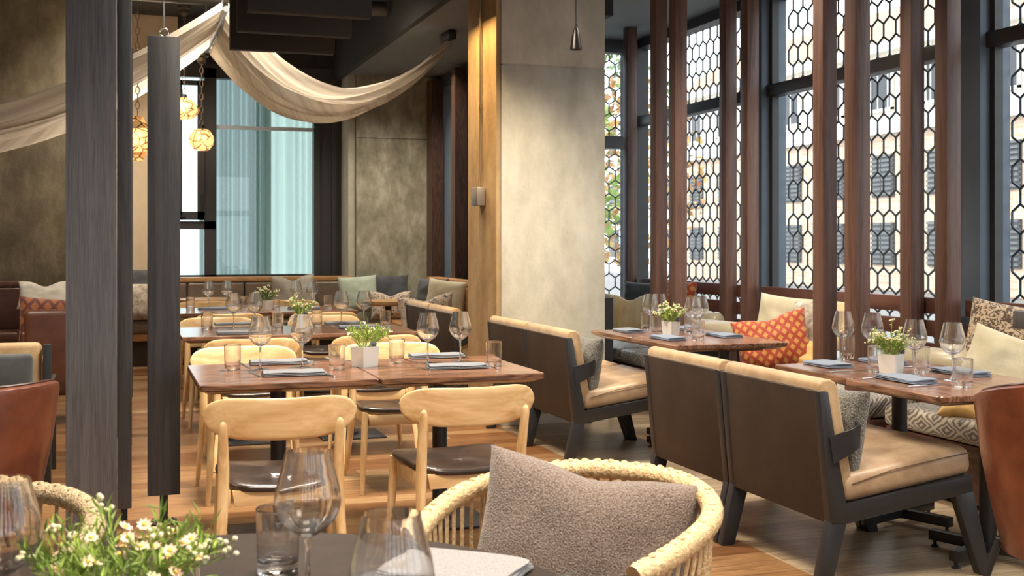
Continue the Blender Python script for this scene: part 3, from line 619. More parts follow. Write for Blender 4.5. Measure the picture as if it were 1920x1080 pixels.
X,Y=xOnY(345,13.6),13.6; pendant(X,Y,zAt(X,Y,203),ZH,[(.04,.12),(.10,.08),(.15,.02),(.17,-.03),(.12,-.10),(.05,-.13)],'teardrop amber glass pendant lamp half hidden by the hanging fin')
X,Y=xOnY(258,11.6),11.6; pendant(X,Y,zAt(X,Y,262),ZH,[(.05,.22),(.09,.14),(.16,.05),(.19,0),(.16,-.05),(.09,-.12),(.05,-.2)],'large amber glass pendant lamp beside the grey post')
# black cone pendant by the pillar
X,Y=xOnY(1080,6.6),6.6; Z=zAt(X,Y,93)
t=thing('cone_pendant','small black cone pendant lamp hanging in front of the pillar','lamp',(X,Y,Z))
MB().lathe([(.038,0),(.018,.115),(.010,.13),(.010,.12),(.034,.004)],24,close=True).build('lamp_shade',M('black_shade',(.02,.017,.015),.3,.3),t)
MB().lathe([(.0,.08),(.012,.07),(.012,.04),(0,.03)],12).build('bulb',emis('small_bulb',(1,.8,.5),30),t)
MB().tube([(0,0,.12),(0,0,ZC-Z)],.004,6).lathe([(.008,.12),(.008,.16),(.004,.165)],10).build('cord',mat_black,t)
light('pillar_spot','SPOT',(X-.0,Y+.1,3.3),(R(42),0,R(0)),125,WARM,spot_size=R(48),spot_blend=1,shadow_soft_size=.06)
light('pillar_side_spot','SPOT',(2.33,8.5,3.95),(0,R(-16),0),380,(1,.66,.28),spot_size=R(60),spot_blend=.9,shadow_soft_size=.05)
# conduit and switch box on the pillar's warm side
cx=PX0-.045; zb1=zAt(cx,8.6,352)
t=thing('electrical_conduit','thin metal conduit running down the warm side of the pillar into a box','conduit',(cx,8.58,0))
MB().tube([(-.005,0,ZC),(-.005,0,zAt(cx,8.6,205)),(-.005,.01,zb1+.15),(-.012,.01,zb1)],.009,8).build('pipe',M('brass_pipe',(.45,.36,.22),.35,.7),t)
MB().box(-.06,.006,-.09,.07,zb1-.14,zb1,.006).build('switch_box',M('grey_box',(.30,.27,.24),.4,.4),t)
MB().lathe([(.014,0),(.014,.03)],10,(-.005,0,zAt(cx,8.6,205))).build('coupling',M('brass_pipe',(.45,.36,.22),.35,.7),t)

# ================================================================== GREY POST, FINS, SCREENS (left)
o=MB().box(-.205,.008,5.52,5.62,.0,ZH,.003).build('partition_post',mat_greywood); tag(o,'broad grey stained wooden post standing floor to ceiling at the left','post')
def screen(x0,x1,y0,y1,z0,z1,label):
    t=thing('glazed_screen',label,'screen',((x0+x1)/2,y0,z0)); w_=(x1-x0)/2; L=y1-y0; H=z1-z0
    MB().box(-w_,w_,0,.07,0,H,.004).box(-w_,w_,L-.07,L,0,H,.004).box(-w_,w_,.07,L-.07,0,.10).box(-w_,w_,.07,L-.07,H-.1,H).build('screen_frame',mat_darkwood,t)
    MB().box(-.006,.006,.07,L-.07,.1,H-.1).build('glass',mat_pane,t)
    MB().box(-.015,.015,.2,.24,-z0,0).box(-.015,.015,L-.24,L-.2,-z0,0).build('foot',mat_black,t)
screen(.012,.075,5.80,7.4,.10,3.9,'tall dark framed glass screen seen edge-on behind the grey post')
screen(.045,.10,7.6,9.2,.10,3.6,'second dark framed glass screen seen edge-on further back')
screen(.09,.135,9.8,11.0,.12,2.9,'lower dark framed glass screen furthest behind the grey post')
X,Y=at(308,983,0); fx0,fx1=xOnY(277,Y),xOnY(338,Y)
t=thing('hanging_fin','charcoal wooden fin hung from a wire with a steel foot bolted to the floor','fin',((fx0+fx1)/2,Y,0)); h=(fx1-fx0)/2
zf0=zAt(fx0,Y,931); zf1=zAt(fx0,Y,66)
MB().box(-h,h,0,.06,zf0,zf1,.002).build('board',mat_darkwood,t)
MB().box(-.019,.019,.022,.038,.006,zf0).build('steel_stem',mat_black,t)
MB().box(-.062,.062,-.025,.085,0,.008,.002).build('base_plate',mat_black,t)
mb=MB()
for a,b_ in ((-.045,-.01),(.045,-.01),(-.045,.07),(.045,.07)): mb.lathe([(.008,.008),(.008,.016),(.0,.018)],8,(a,b_,0))
mb.build('bolt',mat_chrome,t)
MB().tube([(.02*math.cos(a*PI/8),.03,zf1+.022+.02*math.sin(a*PI/8)) for a in range(16)],.0055,6,closed=True).build('eye_ring',mat_chrome,t)
MB().tube([(0,.03,zf1+.04),(0,.03,ZH)],.0022,6).tube([(0,.03,zf1+.10),(0,.03,zf1+.17)],.006,8).build('wire',mat_chrome,t)

# ================================================================== FURNITURE PROTOTYPES
def make_chair():
    t=thing('dining_chair','x','chair',(0,0,0),0,'pale ash dining chairs')
    # seat pad
    def ring(sc,z):
        pts=[]
        for k in range(40):
            a=2*PI*k/40; c_,s_=math.cos(a),math.sin(a); e=.42
            x=math.copysign(abs(c_)**e,c_); y=math.copysign(abs(s_)**e,s_)
            wx=.225+.025*y
            dip=-.014*(1-min(1,abs(x)*1.05)**2)*(1 if z>.445 else .6)+.008*y
            pts.append((x*wx*sc,y*.225*sc+.01,z+dip))
        return pts
    MB().loft([ring(.95,.430),ring(.99,.434),ring(1.0,.445),ring(.99,.455),ring(.96,.460),ring(.80,.461),ring(.5,.460),ring(.15,.459)]).build('seat',mat_seatblk,t,ang=70)
    MB().prism([(-.19,.365),(.19,.365),(.20,.425),(-.20,.425)],.205,.225,'Y',.003).prism([(-.17,.365),(.17,.365),(.18,.425),(-.18,.425)],-.20,-.18,'Y',.003)\
       .box(-.205,-.185,-.19,.21,.36,.425,.003).box(.185,.205,-.19,.21,.36,.425,.003).build('seat_frame',mat_ashx,t)
    for sx in (-1,1):
        MB().tube([(sx*.235,.235,0),(sx*.222,.218,.22),(sx*.212,.205,.40),(sx*.212,.205,.435)],[.012,.017,.020,.018],14).build('leg',mat_ash,t,ang=60)
        pts=[(sx*.235,-.315,0),(sx*.228,-.272,.15),(sx*.218,-.232,.30),(sx*.212,-.214,.42),(sx*.211,-.222,.52),(sx*.213,-.240,.60),(sx*.214,-.258,.665),(sx*.214,-.262,.682),(sx*.214,-.264,.692)]
        MB().tube(pts,[.012,.016,.020,.022,.021,.019,.017,.013,.006],14).build('leg',mat_ash,t,ang=60)
    def bk(i,j):
        a=i*2-1; b_=j*2*PI
        hh=.079*(1-abs(a)**5)**.5+.0015; c_=math.cos(b_); s_=math.sin(b_)
        zz=.692+.012*a*a+hh*math.copysign(abs(c_)**.75,c_)
        y=-.262+.085*a*a-.16*(zz-.692)+.0115*math.copysign(abs(s_)**.6,s_)
        return (a*.287,y+.018,zz)
    mb=MB().grid(lambda i,j: bk(math.sin((i-.5)*PI)*.5+.5,j),48,20,wrapv=True)
    mb.build('backrest',mat_ashx,t,ang=60)
    return t
CH=Proto(make_chair)
def make_table(wx,wy,mt,cross=False,name='dining_table',grp='walnut dining tables'):
    def mk():
        t=thing(name,'x','table',(0,0,0),0,grp)
        a,b_=wx/2,wy/2
        def rc(i,z,r=.018):
            p=[]
            for sx,sy,a0 in ((1,1,0),(-1,1,90),(-1,-1,180),(1,-1,270)):
                for k in range(5):
                    an=R(a0+k*22.5); p.append((sx*(a-i-r)+r*math.cos(an),sy*(b_-i-r)+r*math.sin(an),z))
            return p
        MB().loft([rc(.045,.706),rc(.004,.724),rc(0,.727),rc(0,.746),rc(.003,.75)]).build('tabletop',mt,t,ang=25)
        cx_=.12 if cross else 0
        MB().tube([(cx_,0,.03),(cx_,0,.706)],.036,20).build('column',mat_black,t)
        MB().box(cx_-.17,cx_+.17,-.17,.17,.690,.7055,.003).build('mounting_plate',mat_black,t)
        if cross:
            mb=MB()
            for an in (20,110):
                T=Matrix.Translation((.12,0,0))@Matrix.Rotation(R(an),4,'Z'); mb.box(-.27,.27,-.022,.022,.03,.075,.004,2,T)
            mb.build('base_bar',mat_black,t)
            for an in (20,110,200,290):
                q=R(an); MB().lathe([(.018,0),(.02,.004),(.008,.012),(.008,.03)],12,(.12+.25*math.cos(q),.25*math.sin(q),0)).build('adjuster_foot',mat_black,t)
        else:
            MB().box(-.22,.22,-.20,.20,0,.012,.004).lathe([(.06,.012),(.055,.03),(.037,.035)],20).build('base_plate',mat_black,t)
        return t
    return Proto(mk)
TB=make_table(.768,.88,mat_walnut); TBR=make_table(.76,.63,mat_walnuty,True,grp='walnut tables by the window bench')

mat_bafdark=M('baffle_black',(.022,.02,.018),.7)
def make_lounge():
    t=thing('lounge_chair','x','chair',(0,0,0),0,'armless tan lounge chairs'); W=.79
    # profile x forward, z up; y from 0..W
    MB().prism([(.016,.772),(.032,.775),(.085,.262),(.062,.258)],.012,W-.012,'Y',.003).build('back_panel',mat_panel,t)
    for y0 in (0,W-.045):
        y1=y0+.045
        MB().prism([(.012,.775),(.050,.775),(.128,.330),(.725,.412),(.735,.340),(.14,.258),(.06,.255)],y0,y1,'Y',.004).build('side_frame',mat_blackpaint,t)
        MB().prism([(.058,.27),(.135,.262),(.062,0),(-.002,0)],y0,y1,'Y',.004).build('leg',mat_blackpaint,t)
        MB().prism([(.645,.335),(.735,.345),(.822,0),(.768,0)],y0,y1,'Y',.004).build('leg',mat_blackpaint,t)
    MB().box(.64,.70,.045,W-.045,.33,.38,.003).build('front_rail',mat_blackpaint,t)
    # back cushion with roll top
    a=[(.034,.775),(.10,.36)]
    prof=[(.026,.778),(.024,.800),(.040,.818),(.072,.820),(.098,.806),(.108,.785),(.170,.44),(.150,.40),(.105,.345),(.075,.45)]
    MB().prism(prof,.020,W-.020,'Y',.010,seg=3).build('back_cushion',mat_tanroll,t,ang=50)
    def cu(i,j):
        pass
    mb=MB(); T=Matrix.Translation((.13,0,.326))@Matrix.Rotation(-math.atan2(.082,.6),4,'Y')
    mb.box(0,.625,.012,W-.012,0,.118,.042,5,T); mb.build('seat_cushion',mat_tan,t,ang=60)
    pts=[(.135+.03,.010,.408),(.35,.0105,.452),(.60,.0105,.486),(.70,.012,.497),(.735,.03,.492),(.742,.2,.494),(.742,W-.2,.494),(.735,W-.03,.492),(.70,W-.012,.497),(.35,W-.0105,.452),(.165,W-.01,.408)]
    MB().tube(pts,.0022,6).build('seat_piping',M('dark_piping',(.14,.08,.04),.6),t)
    MB().prism([(.045,.60),(.075,.49),(.30,.545),(.28,.66)],-.004,.003,'Y',0).build('arm_strap',mat_blackpaint,t) if False else None
    MB().add([(.052,-.006,.60),(.15,-.012,.625),(.20,.005,.64),(.215,.05,.645),(.212,.05,.555),(.197,.005,.55),(.147,-.012,.53),(.070,-.006,.495),
              (.052,0,.60),(.15,-.005,.625),(.194,.01,.64),(.208,.055,.645),(.206,.055,.555),(.192,.01,.55),(.147,-.005,.53),(.070,0,.495)],
             [(0,1,6,7),(1,2,5,6),(2,3,4,5),(8,15,14,9),(9,14,13,10),(10,13,12,11),(0,8,9,1),(1,9,10,2),(2,10,11,3),(7,6,14,15),(6,5,13,14),(5,4,12,13),(3,11,12,4),(0,7,15,8)]).build('arm_strap',mat_blackpaint,t,ang=60)
    return t
LC=Proto(make_lounge)

def make_pillow(w_,h_,t_,dent=0,seed=0,wr=.006,puff=.45):
    mb=MB(); n=26; rr=random.Random(seed); off=Vector((rr.random()*50,rr.random()*50,0))
    def pt(i,j,side):
        u=math.sin((i-.5)*PI); v=math.sin((j-.5)*PI)
        kx=1-.07*(1-v*v)*abs(u)**2; kz=1-.07*(1-u*u)*abs(v)**2
        x=u*w_/2*kx; z=v*h_/2*kz
        if v>0: z-=dent*v*math.exp(-(u/.35)**2)
        e=max(0,(1-u**4)*(1-v**4))**puff
        nn=noise.noise(Vector((u*2.3,v*2.3,side*3))+off)*wr*2+noise.noise(Vector((u*6,v*3,side))+off)*wr
        y=side*(t_/2*e*(.82+.18*(1-u*u)*(1-v*v))+nn*e+.004)
        return (x,y,z)
    for s in (-1,1): mb.grid(lambda i,j: pt(i,j,s),n,n)
    # edge strip
    ring=[(i/(n-1),0) for i in range(n-1)]+[(1,j/(n-1)) for j in range(n-1)]+[(1-i/(n-1),1) for i in range(n-1)]+[(0,1-j/(n-1)) for j in range(n-1)]
    mb.loft([[pt(a,b_,-1) for a,b_ in ring],[pt(a,b_,1) for a,b_ in ring]],cap=False)
    return mb
def pillow(loc,yaw,lean,roll,size,mt,label,dent=0,name='cushion',seed=None,grp='loose cushions'):
    """yaw 0 faces -Y; lean tips its top away from the viewer"""
    o=make_pillow(*size,dent=dent,seed=seed if seed is not None else int(loc[0]*97+loc[1]*31)).build(name,mt,ang=75)
    o.location=loc; o.rotation_mode='XYZ'
    m=Matrix.Rotation(yaw,4,'Z')@Matrix.Rotation(-lean,4,'X')@Matrix.Rotation(roll,4,'Y')
    o.rotation_euler=m.to_euler('XYZ'); return tag(o,label,'cushion',grp)

# ---------------- tables and chairs, left hand rows
rows=[(5.07,.333,'front'),(7.72,.40,'second'),(10.28,.50,'third')]
TX={}
for k,(y,x0,nm) in enumerate(rows):
    for j,side in enumerate(('left','right')):
        xc=x0+.386+j*.775
        TB.put((xc,y+.44,0),0,'walnut topped square table on a black column, %s one in the %s row'%(side,nm),'walnut dining tables')
        TX[(k,j)]=(xc,y+.44)
cl={0:'nearest the camera, its back towards us',1:'in the second row, its back towards us',2:'in the third row, its back towards us'}
nc=[(.605,4.66,-.06),(1.355,4.74,.03)]
for k in range(3):
    y,x0,nm=rows[k]
    for j,side in enumerate(('left','right')):
        if k==0: x,yy,rz=nc[j]
        else: x,yy,rz=TX[(k,j)][0]+.0,y-.30,.02*(-1)**j
        CH.put((x,yy,0),rz,'pale ash chair with dark seat at the %s %s table, back towards us'%(nm,side),'pale ash dining chairs')
        x,yy=TX[(k,j)][0]+(-.04 if j==0 else .0),y+1.36
        CH.put((x,yy,0),PI+.03*(-1)**j,'pale ash chair behind the %s %s table, facing us'%(nm,side),'pale ash dining chairs')
# ---------------- right hand tables
rt=[((3.04,3.79),'nearest the camera at the right'),((3.08,4.44),'just beyond the nearest window table'),((3.09,6.17),'nearer of the far pair beside the orange cushion'),((3.09,6.82),'further of the far pair beside the pillar')]
for (x,y),l in rt: TBR.put((x+.38,y+.315,0),0,'walnut window table, '+l,'walnut tables by the window bench')
# ---------------- lounge chairs
lx=2.56
for y,l,pl in ((3.90,'nearest pair, the near one','near'),(4.70,'nearest pair, the far one',None),(6.575,'middle pair in front of the pillar, the near one','mid'),(7.375,'middle pair, the one against the pillar',None),(9.13,'pair behind the pillar, the near one','far'),(9.93,'pair behind the pillar, the far one',None)):
    LC.put((lx,y,0),0,'black framed tan lounge chair, '+l,'armless tan lounge chairs')
    if pl: pillow((lx+.225,y+.235,.590),R(-90),R(11),R(0),(.40,.35,.13),mat_boucle,'charcoal boucle cushion strapped in the %s'%({'near':'nearest lounge chair','mid':'lounge chair in front of the pillar','far':'lounge chair behind the pillar'}[pl]),seed=5)

# ---------------- tub chairs
def tub(loc,rz,label,mt,top=.84,arm=.74,seatm=None):
    t=thing('tub_chair',label,'chair',loc,rz,'leather tub chairs')
    # opens towards +Y ; sweep over theta around the back (-Y)
    def sh(i,j):
        th=-R(135)+i*R(270); k=abs(2*i-1); ht=top-(top-arm)*max(0,(k-.35)/.65)**1.6
        ang=-PI/2+th
        prof=[(.255,.28),(.275,.27),(.31,.42),(.345,.60),(.368,ht-.03),(.366,ht-.008),(.352,ht),(.335,ht-.004),(.322,ht-.02),(.305,.62),(.27,.45),(.245,.30)]
        jj=j*len(prof); a=int(jj)%len(prof); r,z=prof[a]
        f=1 if k<.97 else .985
        return (r*1.06*math.cos(ang)*f,r*math.sin(ang)*f,z)
    mb=MB().grid(lambda i,j: sh(i,j+1e-4),56,12,wrapv=True)
    n=12; mb.f.append(tuple(range(n-1,-1,-1))); mb.f.append(tuple(55*n+q for q in range(n)))
    mb.build('shell',mt,t,ang=50)
    pts=[]
    for q in range(57):
        i=q/56; th=-R(135)+i*R(270); k=abs(2*i-1); ht=top-(top-arm)*max(0,(k-.35)/.65)**1.6; an=-PI/2+th; pts.append((.343*1.06*math.cos(an),.343*math.sin(an),ht+.002))
    MB().tube(pts,.006,6).build('piping',M('dark_welt',(.05,.015,.01),.4),t)
    MB().lathe([(0,.30),(.25,.30),(.262,.33),(.268,.43),(.255,.47),(.20,.485),(0,.49)],36).build('seat_cushion',mt,t,ang=60)
    for sx,sy in ((-1,-1),(1,-1),(-1,1),(1,1)):
        MB().tube([(sx*.27,sy*.27,0),(sx*.21,sy*.20,.30)],[.011,.014],10).build('leg',mat_black,t)
    return t
tub((3.215,3.23,0),R(10),'cognac leather tub chair at the right edge, its back towards us',mat_cognac,.905,.81)
tub((-.59,4.84,0),R(15),'cognac leather tub chair at the left edge, its back towards us',mat_cognac,.83,.76)
# furniture in the left lounge
X,Y=LD(-3.15,7.9)
X,Y=xOnY(105,8.6),8.6
def booth(loc,rz,label,q=.30):
    t=thing('wingback_chair',label,'chair',loc,rz); 
    MB().box(-q,q,-.06,.04,.22,.86,.05,4).build('back_shell',mat_brownleather,t,ang=50)
    MB().box(-q-.03,-q+.04,-.03,.5,.22,.70,.03,4).build('side_panel',mat_brownleather,t,ang=50); MB().box(q-.04,q+.03,-.03,.5,.22,.70,.03,4).build('side_panel',mat_brownleather,t,ang=50)
    MB().box(-q+.045,q-.045,.045,.52,.24,.46,.04,4).build('seat_cushion',mat_brownleather,t,ang=50)
    for sx in (-1,1):
        for yy in (-.02,.46): MB().tube([(sx*(q-.03),yy,0),(sx*(q-.03),yy,.24)],.014,8).build('leg',mat_black,t)
    return t
booth((-.33,9.3,0),0,'brown leather high backed chair left of the grey post, back towards us')
pillow((-.44,9.47,.70),R(0),R(6),R(3),(.50,.48,.13),mat_orangedk,'rust red lattice velvet cushion on the brown high backed chair',seed=3)
t=thing('armchair','tan lounge armchair with black side frame, half cut by the left edge','chair',(xOnY(20,7.0)-.14,7.0,0),0)
MB().box(-.30,.30,-.05,.03,.46,.80,.03,3).build('back_cushion',mat_tanroll,t,ang=50)
MB().box(-.30,.30,.03,.6,.36,.47,.03,3).build('seat_cushion',mat_tan,t,ang=50)
MB().box(-.28,.26,-.115,-.055,.42,.745,.03,3).build('back_pad',mat_slate,t,ang=50)
for sx in (-1,1): MB().box(sx*.31,sx*.35,-.07,-.02,0,.79,.004).box(sx*.31,sx*.35,.5,.55,0,.56,.004).box(sx*.31,sx*.35,-.02,.5,.50,.56,.004).build('side_frame',mat_blackpaint,t)
# lounge coffee table
t=thing('round_side_table','small round reddish wooden table behind the armchair at the left','table',(xOnY(8,8.0),7.9,0))
MB().lathe([(0,.60),(.24,.60),(.25,.61),(.25,.63),(.24,.64),(0,.64)],36).build('tabletop',mat_walnut,t); MB().lathe([(.18,0),(.18,.012),(.03,.02),(.03,.6)],20).build('pedestal',mat_black,t)
# ---------------- banquettes
def banquette(name,label,L,loc,rz,rail,leather,n):
    t=thing(name,label,'bench',loc,rz)   # runs along local +X, back at y=0, sits towards -Y
    MB().box(0,L,-.06,.0,.0,.86,.005).build('back_board',M('bench_dark',(.04,.025,.018),.6),t)
    MB().box(0,L,-.16,.0,.90,.955,.006).build('top_rail',rail,t)
    for k in range(n):
        a,b_=k*L/n+.004,(k+1)*L/n-.004
        MB().box(a,b_,-.17,-.06,.46,.895,.03,4).build('back_cushion',leather,t,ang=50)
        MB().box(a,b_,-.64,-.175,.36,.47,.03,4).build('seat_cushion',leather,t,ang=50)
    MB().box(0,L,-.62,-.07,.28,.355,.006).build('seat_board',rail,t); MB().box(.04,L-.04,-.56,-.1,0,.28).build('plinth',M('bench_dark',(.04,.025,.018),.6),t)
bx0=xOnY(240,13.9); 
banquette('banquette','long brown leather banquette with an oak top rail below the far window',wx4-.02-bx0,(bx0,13.98,0),0,mat_oakrail,mat_bankleather,4)
banquette('banquette','cognac leather banquette along the dark side wall behind the pillar',2.35,(3.58,13.2,0),-PI/2,mat_oakrail,mat_bankcognac,3)
banquette('banquette','dark leather banquette along the brown plaster wall at the left',4.2,(XL+.1,13.1,0),0,mat_bench,mat_brownleather,3)
YS=13.55
def bp(u,v,size,mt,label,y=YS,yaw=0,lean=R(14),roll=0,dent=0,seed=None):
    x=xOnY(u,y); pillow((x,y,zAt(x,y,v)),yaw,lean,roll,size,mt,label,dent,seed=seed)
bp(551,549,(.50,.42,.15),mat_silver,'silver grey velvet cushion on the far banquette, middle',dent=.06,roll=R(-3))
bp(672,552,(.46,.44,.15),mat_mint,'mint green cushion on the far banquette near the corner',roll=R(-3),y=13.45)
bp(733,548,(.44,.42,.14),mat_slate,'dark slate cushion in the far corner behind the mint one',y=13.62)
bp(733,572,(.48,.32,.14),mat_floral,'floral print cushion in front of the corner cushions',y=13.2,dent=.05)
bp(266,566,(.44,.42,.15),mat_mottle,'mottled beige cushion seen between the grey post and the fin',y=13.4)
bp(262,541,(.46,.44,.12),mat_slate,'black cushion behind the mottled beige one',y=13.6)
bp(85,553,(.52,.34,.12),M('offwhite_fabric',(.55,.52,.45),.85,scale=8,c2=(.65,.62,.55)),'off-white cushion lying along the ledge of the brown wall',y=12.7,dent=.08,lean=R(40))
def sp(u,v,y,size,mt,label,x=3.25,yaw=R(-75),lean=R(14),roll=0,dent=0):
    # place by where it stands against the side banquette
    yy=y; xx=xOnY(u,yy); pillow((xx,yy,zAt(xx,yy,v)),yaw,lean,roll,size,mt,label,dent)
sp(808,556,12.3,(.40,.40,.14),mat_slate,'dark slate cushion on the side banquette',yaw=R(-50))
sp(836,562,11.7,(.44,.42,.15),mat_cream,'cream cushion on the side banquette, right of the slate one',yaw=R(-35),roll=R(6))
sp(800,590,11.45,(.56,.40,.15),mat_floral,'floral print cushion leaning on the side banquette',yaw=R(-15),roll=R(-6),dent=.05)
# round tables in front of the far banquette
def roundtable(u,v,Rr,label):
    X,Y=at(u,v,.75); t=thing('round_table',label,'table',(X,Y,0),0,'round oak tables by the banquette')
    MB().lathe([(0,.70),(Rr-.02,.70),(Rr,.715),(Rr,.745),(Rr-.005,.75),(0,.75)],48).build('tabletop',mat_tabletan,t,ang=40)
    MB().lathe([(.22,0),(.22,.012),(.035,.02),(.035,.70)],20).build('pedestal',mat_black,t)
roundtable(395,560,.36,'round oak topped table before the far banquette, left one')
roundtable(728,563,.26,'round oak topped table before the far corner, right one')
# cushions on the window benches
def wp(u,v,y,size,mt,label,yaw=R(-80),lean=R(16),roll=0,dent=0,seed=None,name='cushion'):
    r_=(u-960)/F; x=y; y=x*(C_-r_*S_)/(S_+r_*C_); pillow((x,y,zAt(x,y,v)),yaw,lean,roll,size,mt,label,dent,seed=seed,name=name)
wp(1180,592,4.12,(.44,.38,.14),mat_yellow,'golden cream striped cushion beside the pillar',yaw=R(-35),dent=.05)
wp(1207,568,4.40,(.40,.38,.13),mat_slate,'dark grey cushion in the far bench corner',yaw=R(-50))
wp(1268,573,4.42,(.40,.42,.12),mat_orange,'orange lattice velvet cushion glimpsed behind the first pair of posts',yaw=R(-80))
wp(1449,642,4.14,(.50,.38,.16),mat_orange,'orange and gold lattice velvet cushion standing on the middle bench',yaw=R(-38),roll=R(-14),lean=R(18),dent=.03)
wp(1470,602,4.40,(.40,.36,.13),mat_cream,'cream cushion behind the orange lattice cushion',yaw=R(-50),roll=R(6))
wp(1518,618,4.42,(.34,.38,.12),mat_mottle,'pale mottled cushion leaning beside the cream one',yaw=R(-75))
wp(1508,667,4.30,(.28,.22,.12),mat_gold,'small gold velvet cushion low beside the orange one',yaw=R(-70),lean=R(30))
wp(1577,612,4.42,(.32,.34,.11),mat_yellow,'golden striped cushion glimpsed behind the third pair of posts',yaw=R(-85))
wp(1888,650,4.35,(.44,.46,.14),mat_snake,'black and cream snakeskin print cushion at the right end of the near bench',yaw=R(-55),roll=R(8))
wp(1890,684,4.17,(.42,.30,.13),mat_cream,'cream velvet cushion in front of the snakeskin cushion',yaw=R(-50),roll=R(18))
wp(1815,764,4.16,(.26,.16,.10),mat_gold,'small gold cushion lying on the near bench',yaw=R(-60),lean=R(60))
pillow((3.20,3.30,.66),R(0),R(8),R(6),(.36,.34,.13),mat_gold,'golden cushion inside the right tub chair')
def bolster(u,v,x,L,label,rz):
    r_=(u-960)/F; y=x*(C_-r_*S_)/(S_+r_*C_); z=zAt(x,y,v); r=.075
    o=MB().tube([(0,-L/2,0),(0,-L/2+.01,0),(0,-L/2+.03,0),(0,L/2-.03,0),(0,L/2-.01,0),(0,L/2,0)],[r*.35,r*.8,r,r,r*.8,r*.35],28).build('bolster',mat_bolster,ang=60)
    o.location=(x,y,z); o.rotation_euler=(0,0,rz); tag(o,label,'bolster')
bolster(1368,622,4.2,.75,'pale gold bolster roll lying on the bench left of the orange cushion',R(8))
bolster(1762,679,4.15,.55,'pale gold bolster roll on the near bench behind the glasses',R(8))
bolster(1322,603,4.38,.30,'short pale gold bolster roll end behind the far glasses',R(30))
xx=xOnY(9,4.75); pillow((-.70,5.0,.66),R(15),R(8),R(5),(.36,.34,.12),mat_mint,'pale green cushion inside the left tub chair')

# ================================================================== GLASSWARE AND TABLE SETTINGS
def clearer(m,f):
    nt=m.node_tree; N=nt.nodes; L=nt.links; b=N['Principled BSDF']; tp=N.new('ShaderNodeBsdfTransparent'); mi=N.new('ShaderNodeMixShader'); mi.inputs[0].default_value=f
    L.new(b.outputs[0],mi.inputs[1]); L.new(tp.outputs[0],mi.inputs[2]); L.new(mi.outputs[0],N['Material Output'].inputs[0])
clearer(mat_glass,.12)
def make_wine():
    t=thing('wine_glass','x','glass',(0,0,0),0,'stemmed wine glasses')
    H=.235; k_=1.07
    out=[(.0075,.102),(.016,.106),(.030,.116),(.043,.131),(.050,.148),(.0515,.160),(.048,.180),(.042,.203),(.0365,.225),(.0345,H)]
    inn=[(.0335,H),(.0353,.225),(.0405,.203),(.0468,.180),(.0502,.160),(.0487,.148),(.0415,.1325),(.029,.1185),(.015,.1095),(.0,.108)]
    MB().lathe([(a*k_*1.02,b_*k_) for a,b_ in [(.0,.100)]+out+inn],36).build('bowl',mat_glass,t,ang=70)
    MB().lathe([(a*k_,b_*k_) for a,b_ in [(0,.006),(.012,.0065),(.006,.012),(.0042,.025),(.0038,.06),(.0042,.088),(.0062,.0995),(0,.0995)]],16).build('stem',mat_glass,t,ang=70)
    MB().lathe([(0,0),(.037,0),(.0375,.0012),(.030,.0025),(.013,.0045),(.0,.0058)],36).build('foot',mat_glass,t,ang=70)
    return t
WG=Proto(make_wine)
def make_tumbler():
    o=MB().lathe([(0,0),(.034,0),(.036,.001),(.0370,.003),(.0371,.006),(.0375,.03),(.0385,.08),(.0394,.115),(.0395,.118),(.0387,.1195),(.0380,.118),(.0378,.114),(.0368,.08),(.0356,.035),(.0350,.028),(.033,.022),(.028,.019),(.015,.017),(0,.016)],40).build('water_tumbler',mat_glass,ang=50)
    return tag(o,'x','glass','water tumblers')
TM=Proto(make_tumbler)
def make_napkin(mt,w_=.285,d_=.15,seed=1,h=.018):
    def mk():
        mb=MB(); rr=Vector((seed*3.1,seed*1.7,0))
        for k in range(3):
            zz=.002+k*h/3
            def f(i,j,k=k,zz=zz):
                b_=j*2*PI; c_=math.cos(b_); s_=math.sin(b_)
                x=(i-.5)*w_*(1-.02*k); sgn=1 if s_>=0 else -1; q=1-.16*abs(2*i-1)**8
                yy=q*(d_/2-.002*k)*math.copysign(abs(c_)**.35,c_)
                u=noise.noise(Vector((x*9,yy*9,k))+rr)*.0035*(k+1)/2
                zc=zz+h/6*q+(h/6)*q*math.copysign(abs(s_)**.5,s_)
                return (x+noise.noise(Vector((yy*14,k*4,seed)))*.01,yy+noise.noise(Vector((x*8,k*5,seed)))*.006,max(.0008,zc+u))
            mb.grid(f,16,20,wrapv=True)
            n0=len(mb.v)-16*20; mb.f.append(tuple(n0+q for q in range(20))); mb.f.append(tuple(n0+15*20+q for q in range(19,-1,-1)))
        return tag(mb.build('napkin',mt,ang=60),'x','napkin','folded linen napkins')
    return Proto(mk)
NP=make_napkin(mat_napkin2,seed=2); NPB=make_napkin(mat_napkin,seed=4); NPB2=make_napkin(mat_napkin,.26,.15,seed=7)
def make_fork():
    mb=MB(); mb.tube([(0,-.095,.004),(0,-.05,.004),(0,.01,.005),(0,.04,.008)],[.0045,.004,.0028,.003],8,flat=.5)
    mb.box(-.010,.010,.038,.058,.0075,.0095,.0008)
    for k in range(4): mb.tube([(-.0085+k*.0057,.057,.0085),(-.0085+k*.0057,.08,.0065),(-.0085+k*.0057,.100,.0085)],[.0016,.0014,.0007],6)
    return tag(mb.build('fork',mat_chrome),'x','fork','steel forks')
FK=Proto(make_fork)
def make_knife():
    mb=MB(); mb.tube([(0,-.11,.005),(0,-.06,.005),(0,-.01,.005),(0,.0,.005)],[.005,.0055,.0045,.003],8,flat=.6)
    mb.prism([(-.003,0),(.006,0),(.008,.05),(.006,.095),(-.001,.112),(-.004,.10)],.0035,.0055,'Z')
    return tag(mb.build('knife',mat_chrome),'x','knife','steel table knives')
KN=Proto(make_knife)
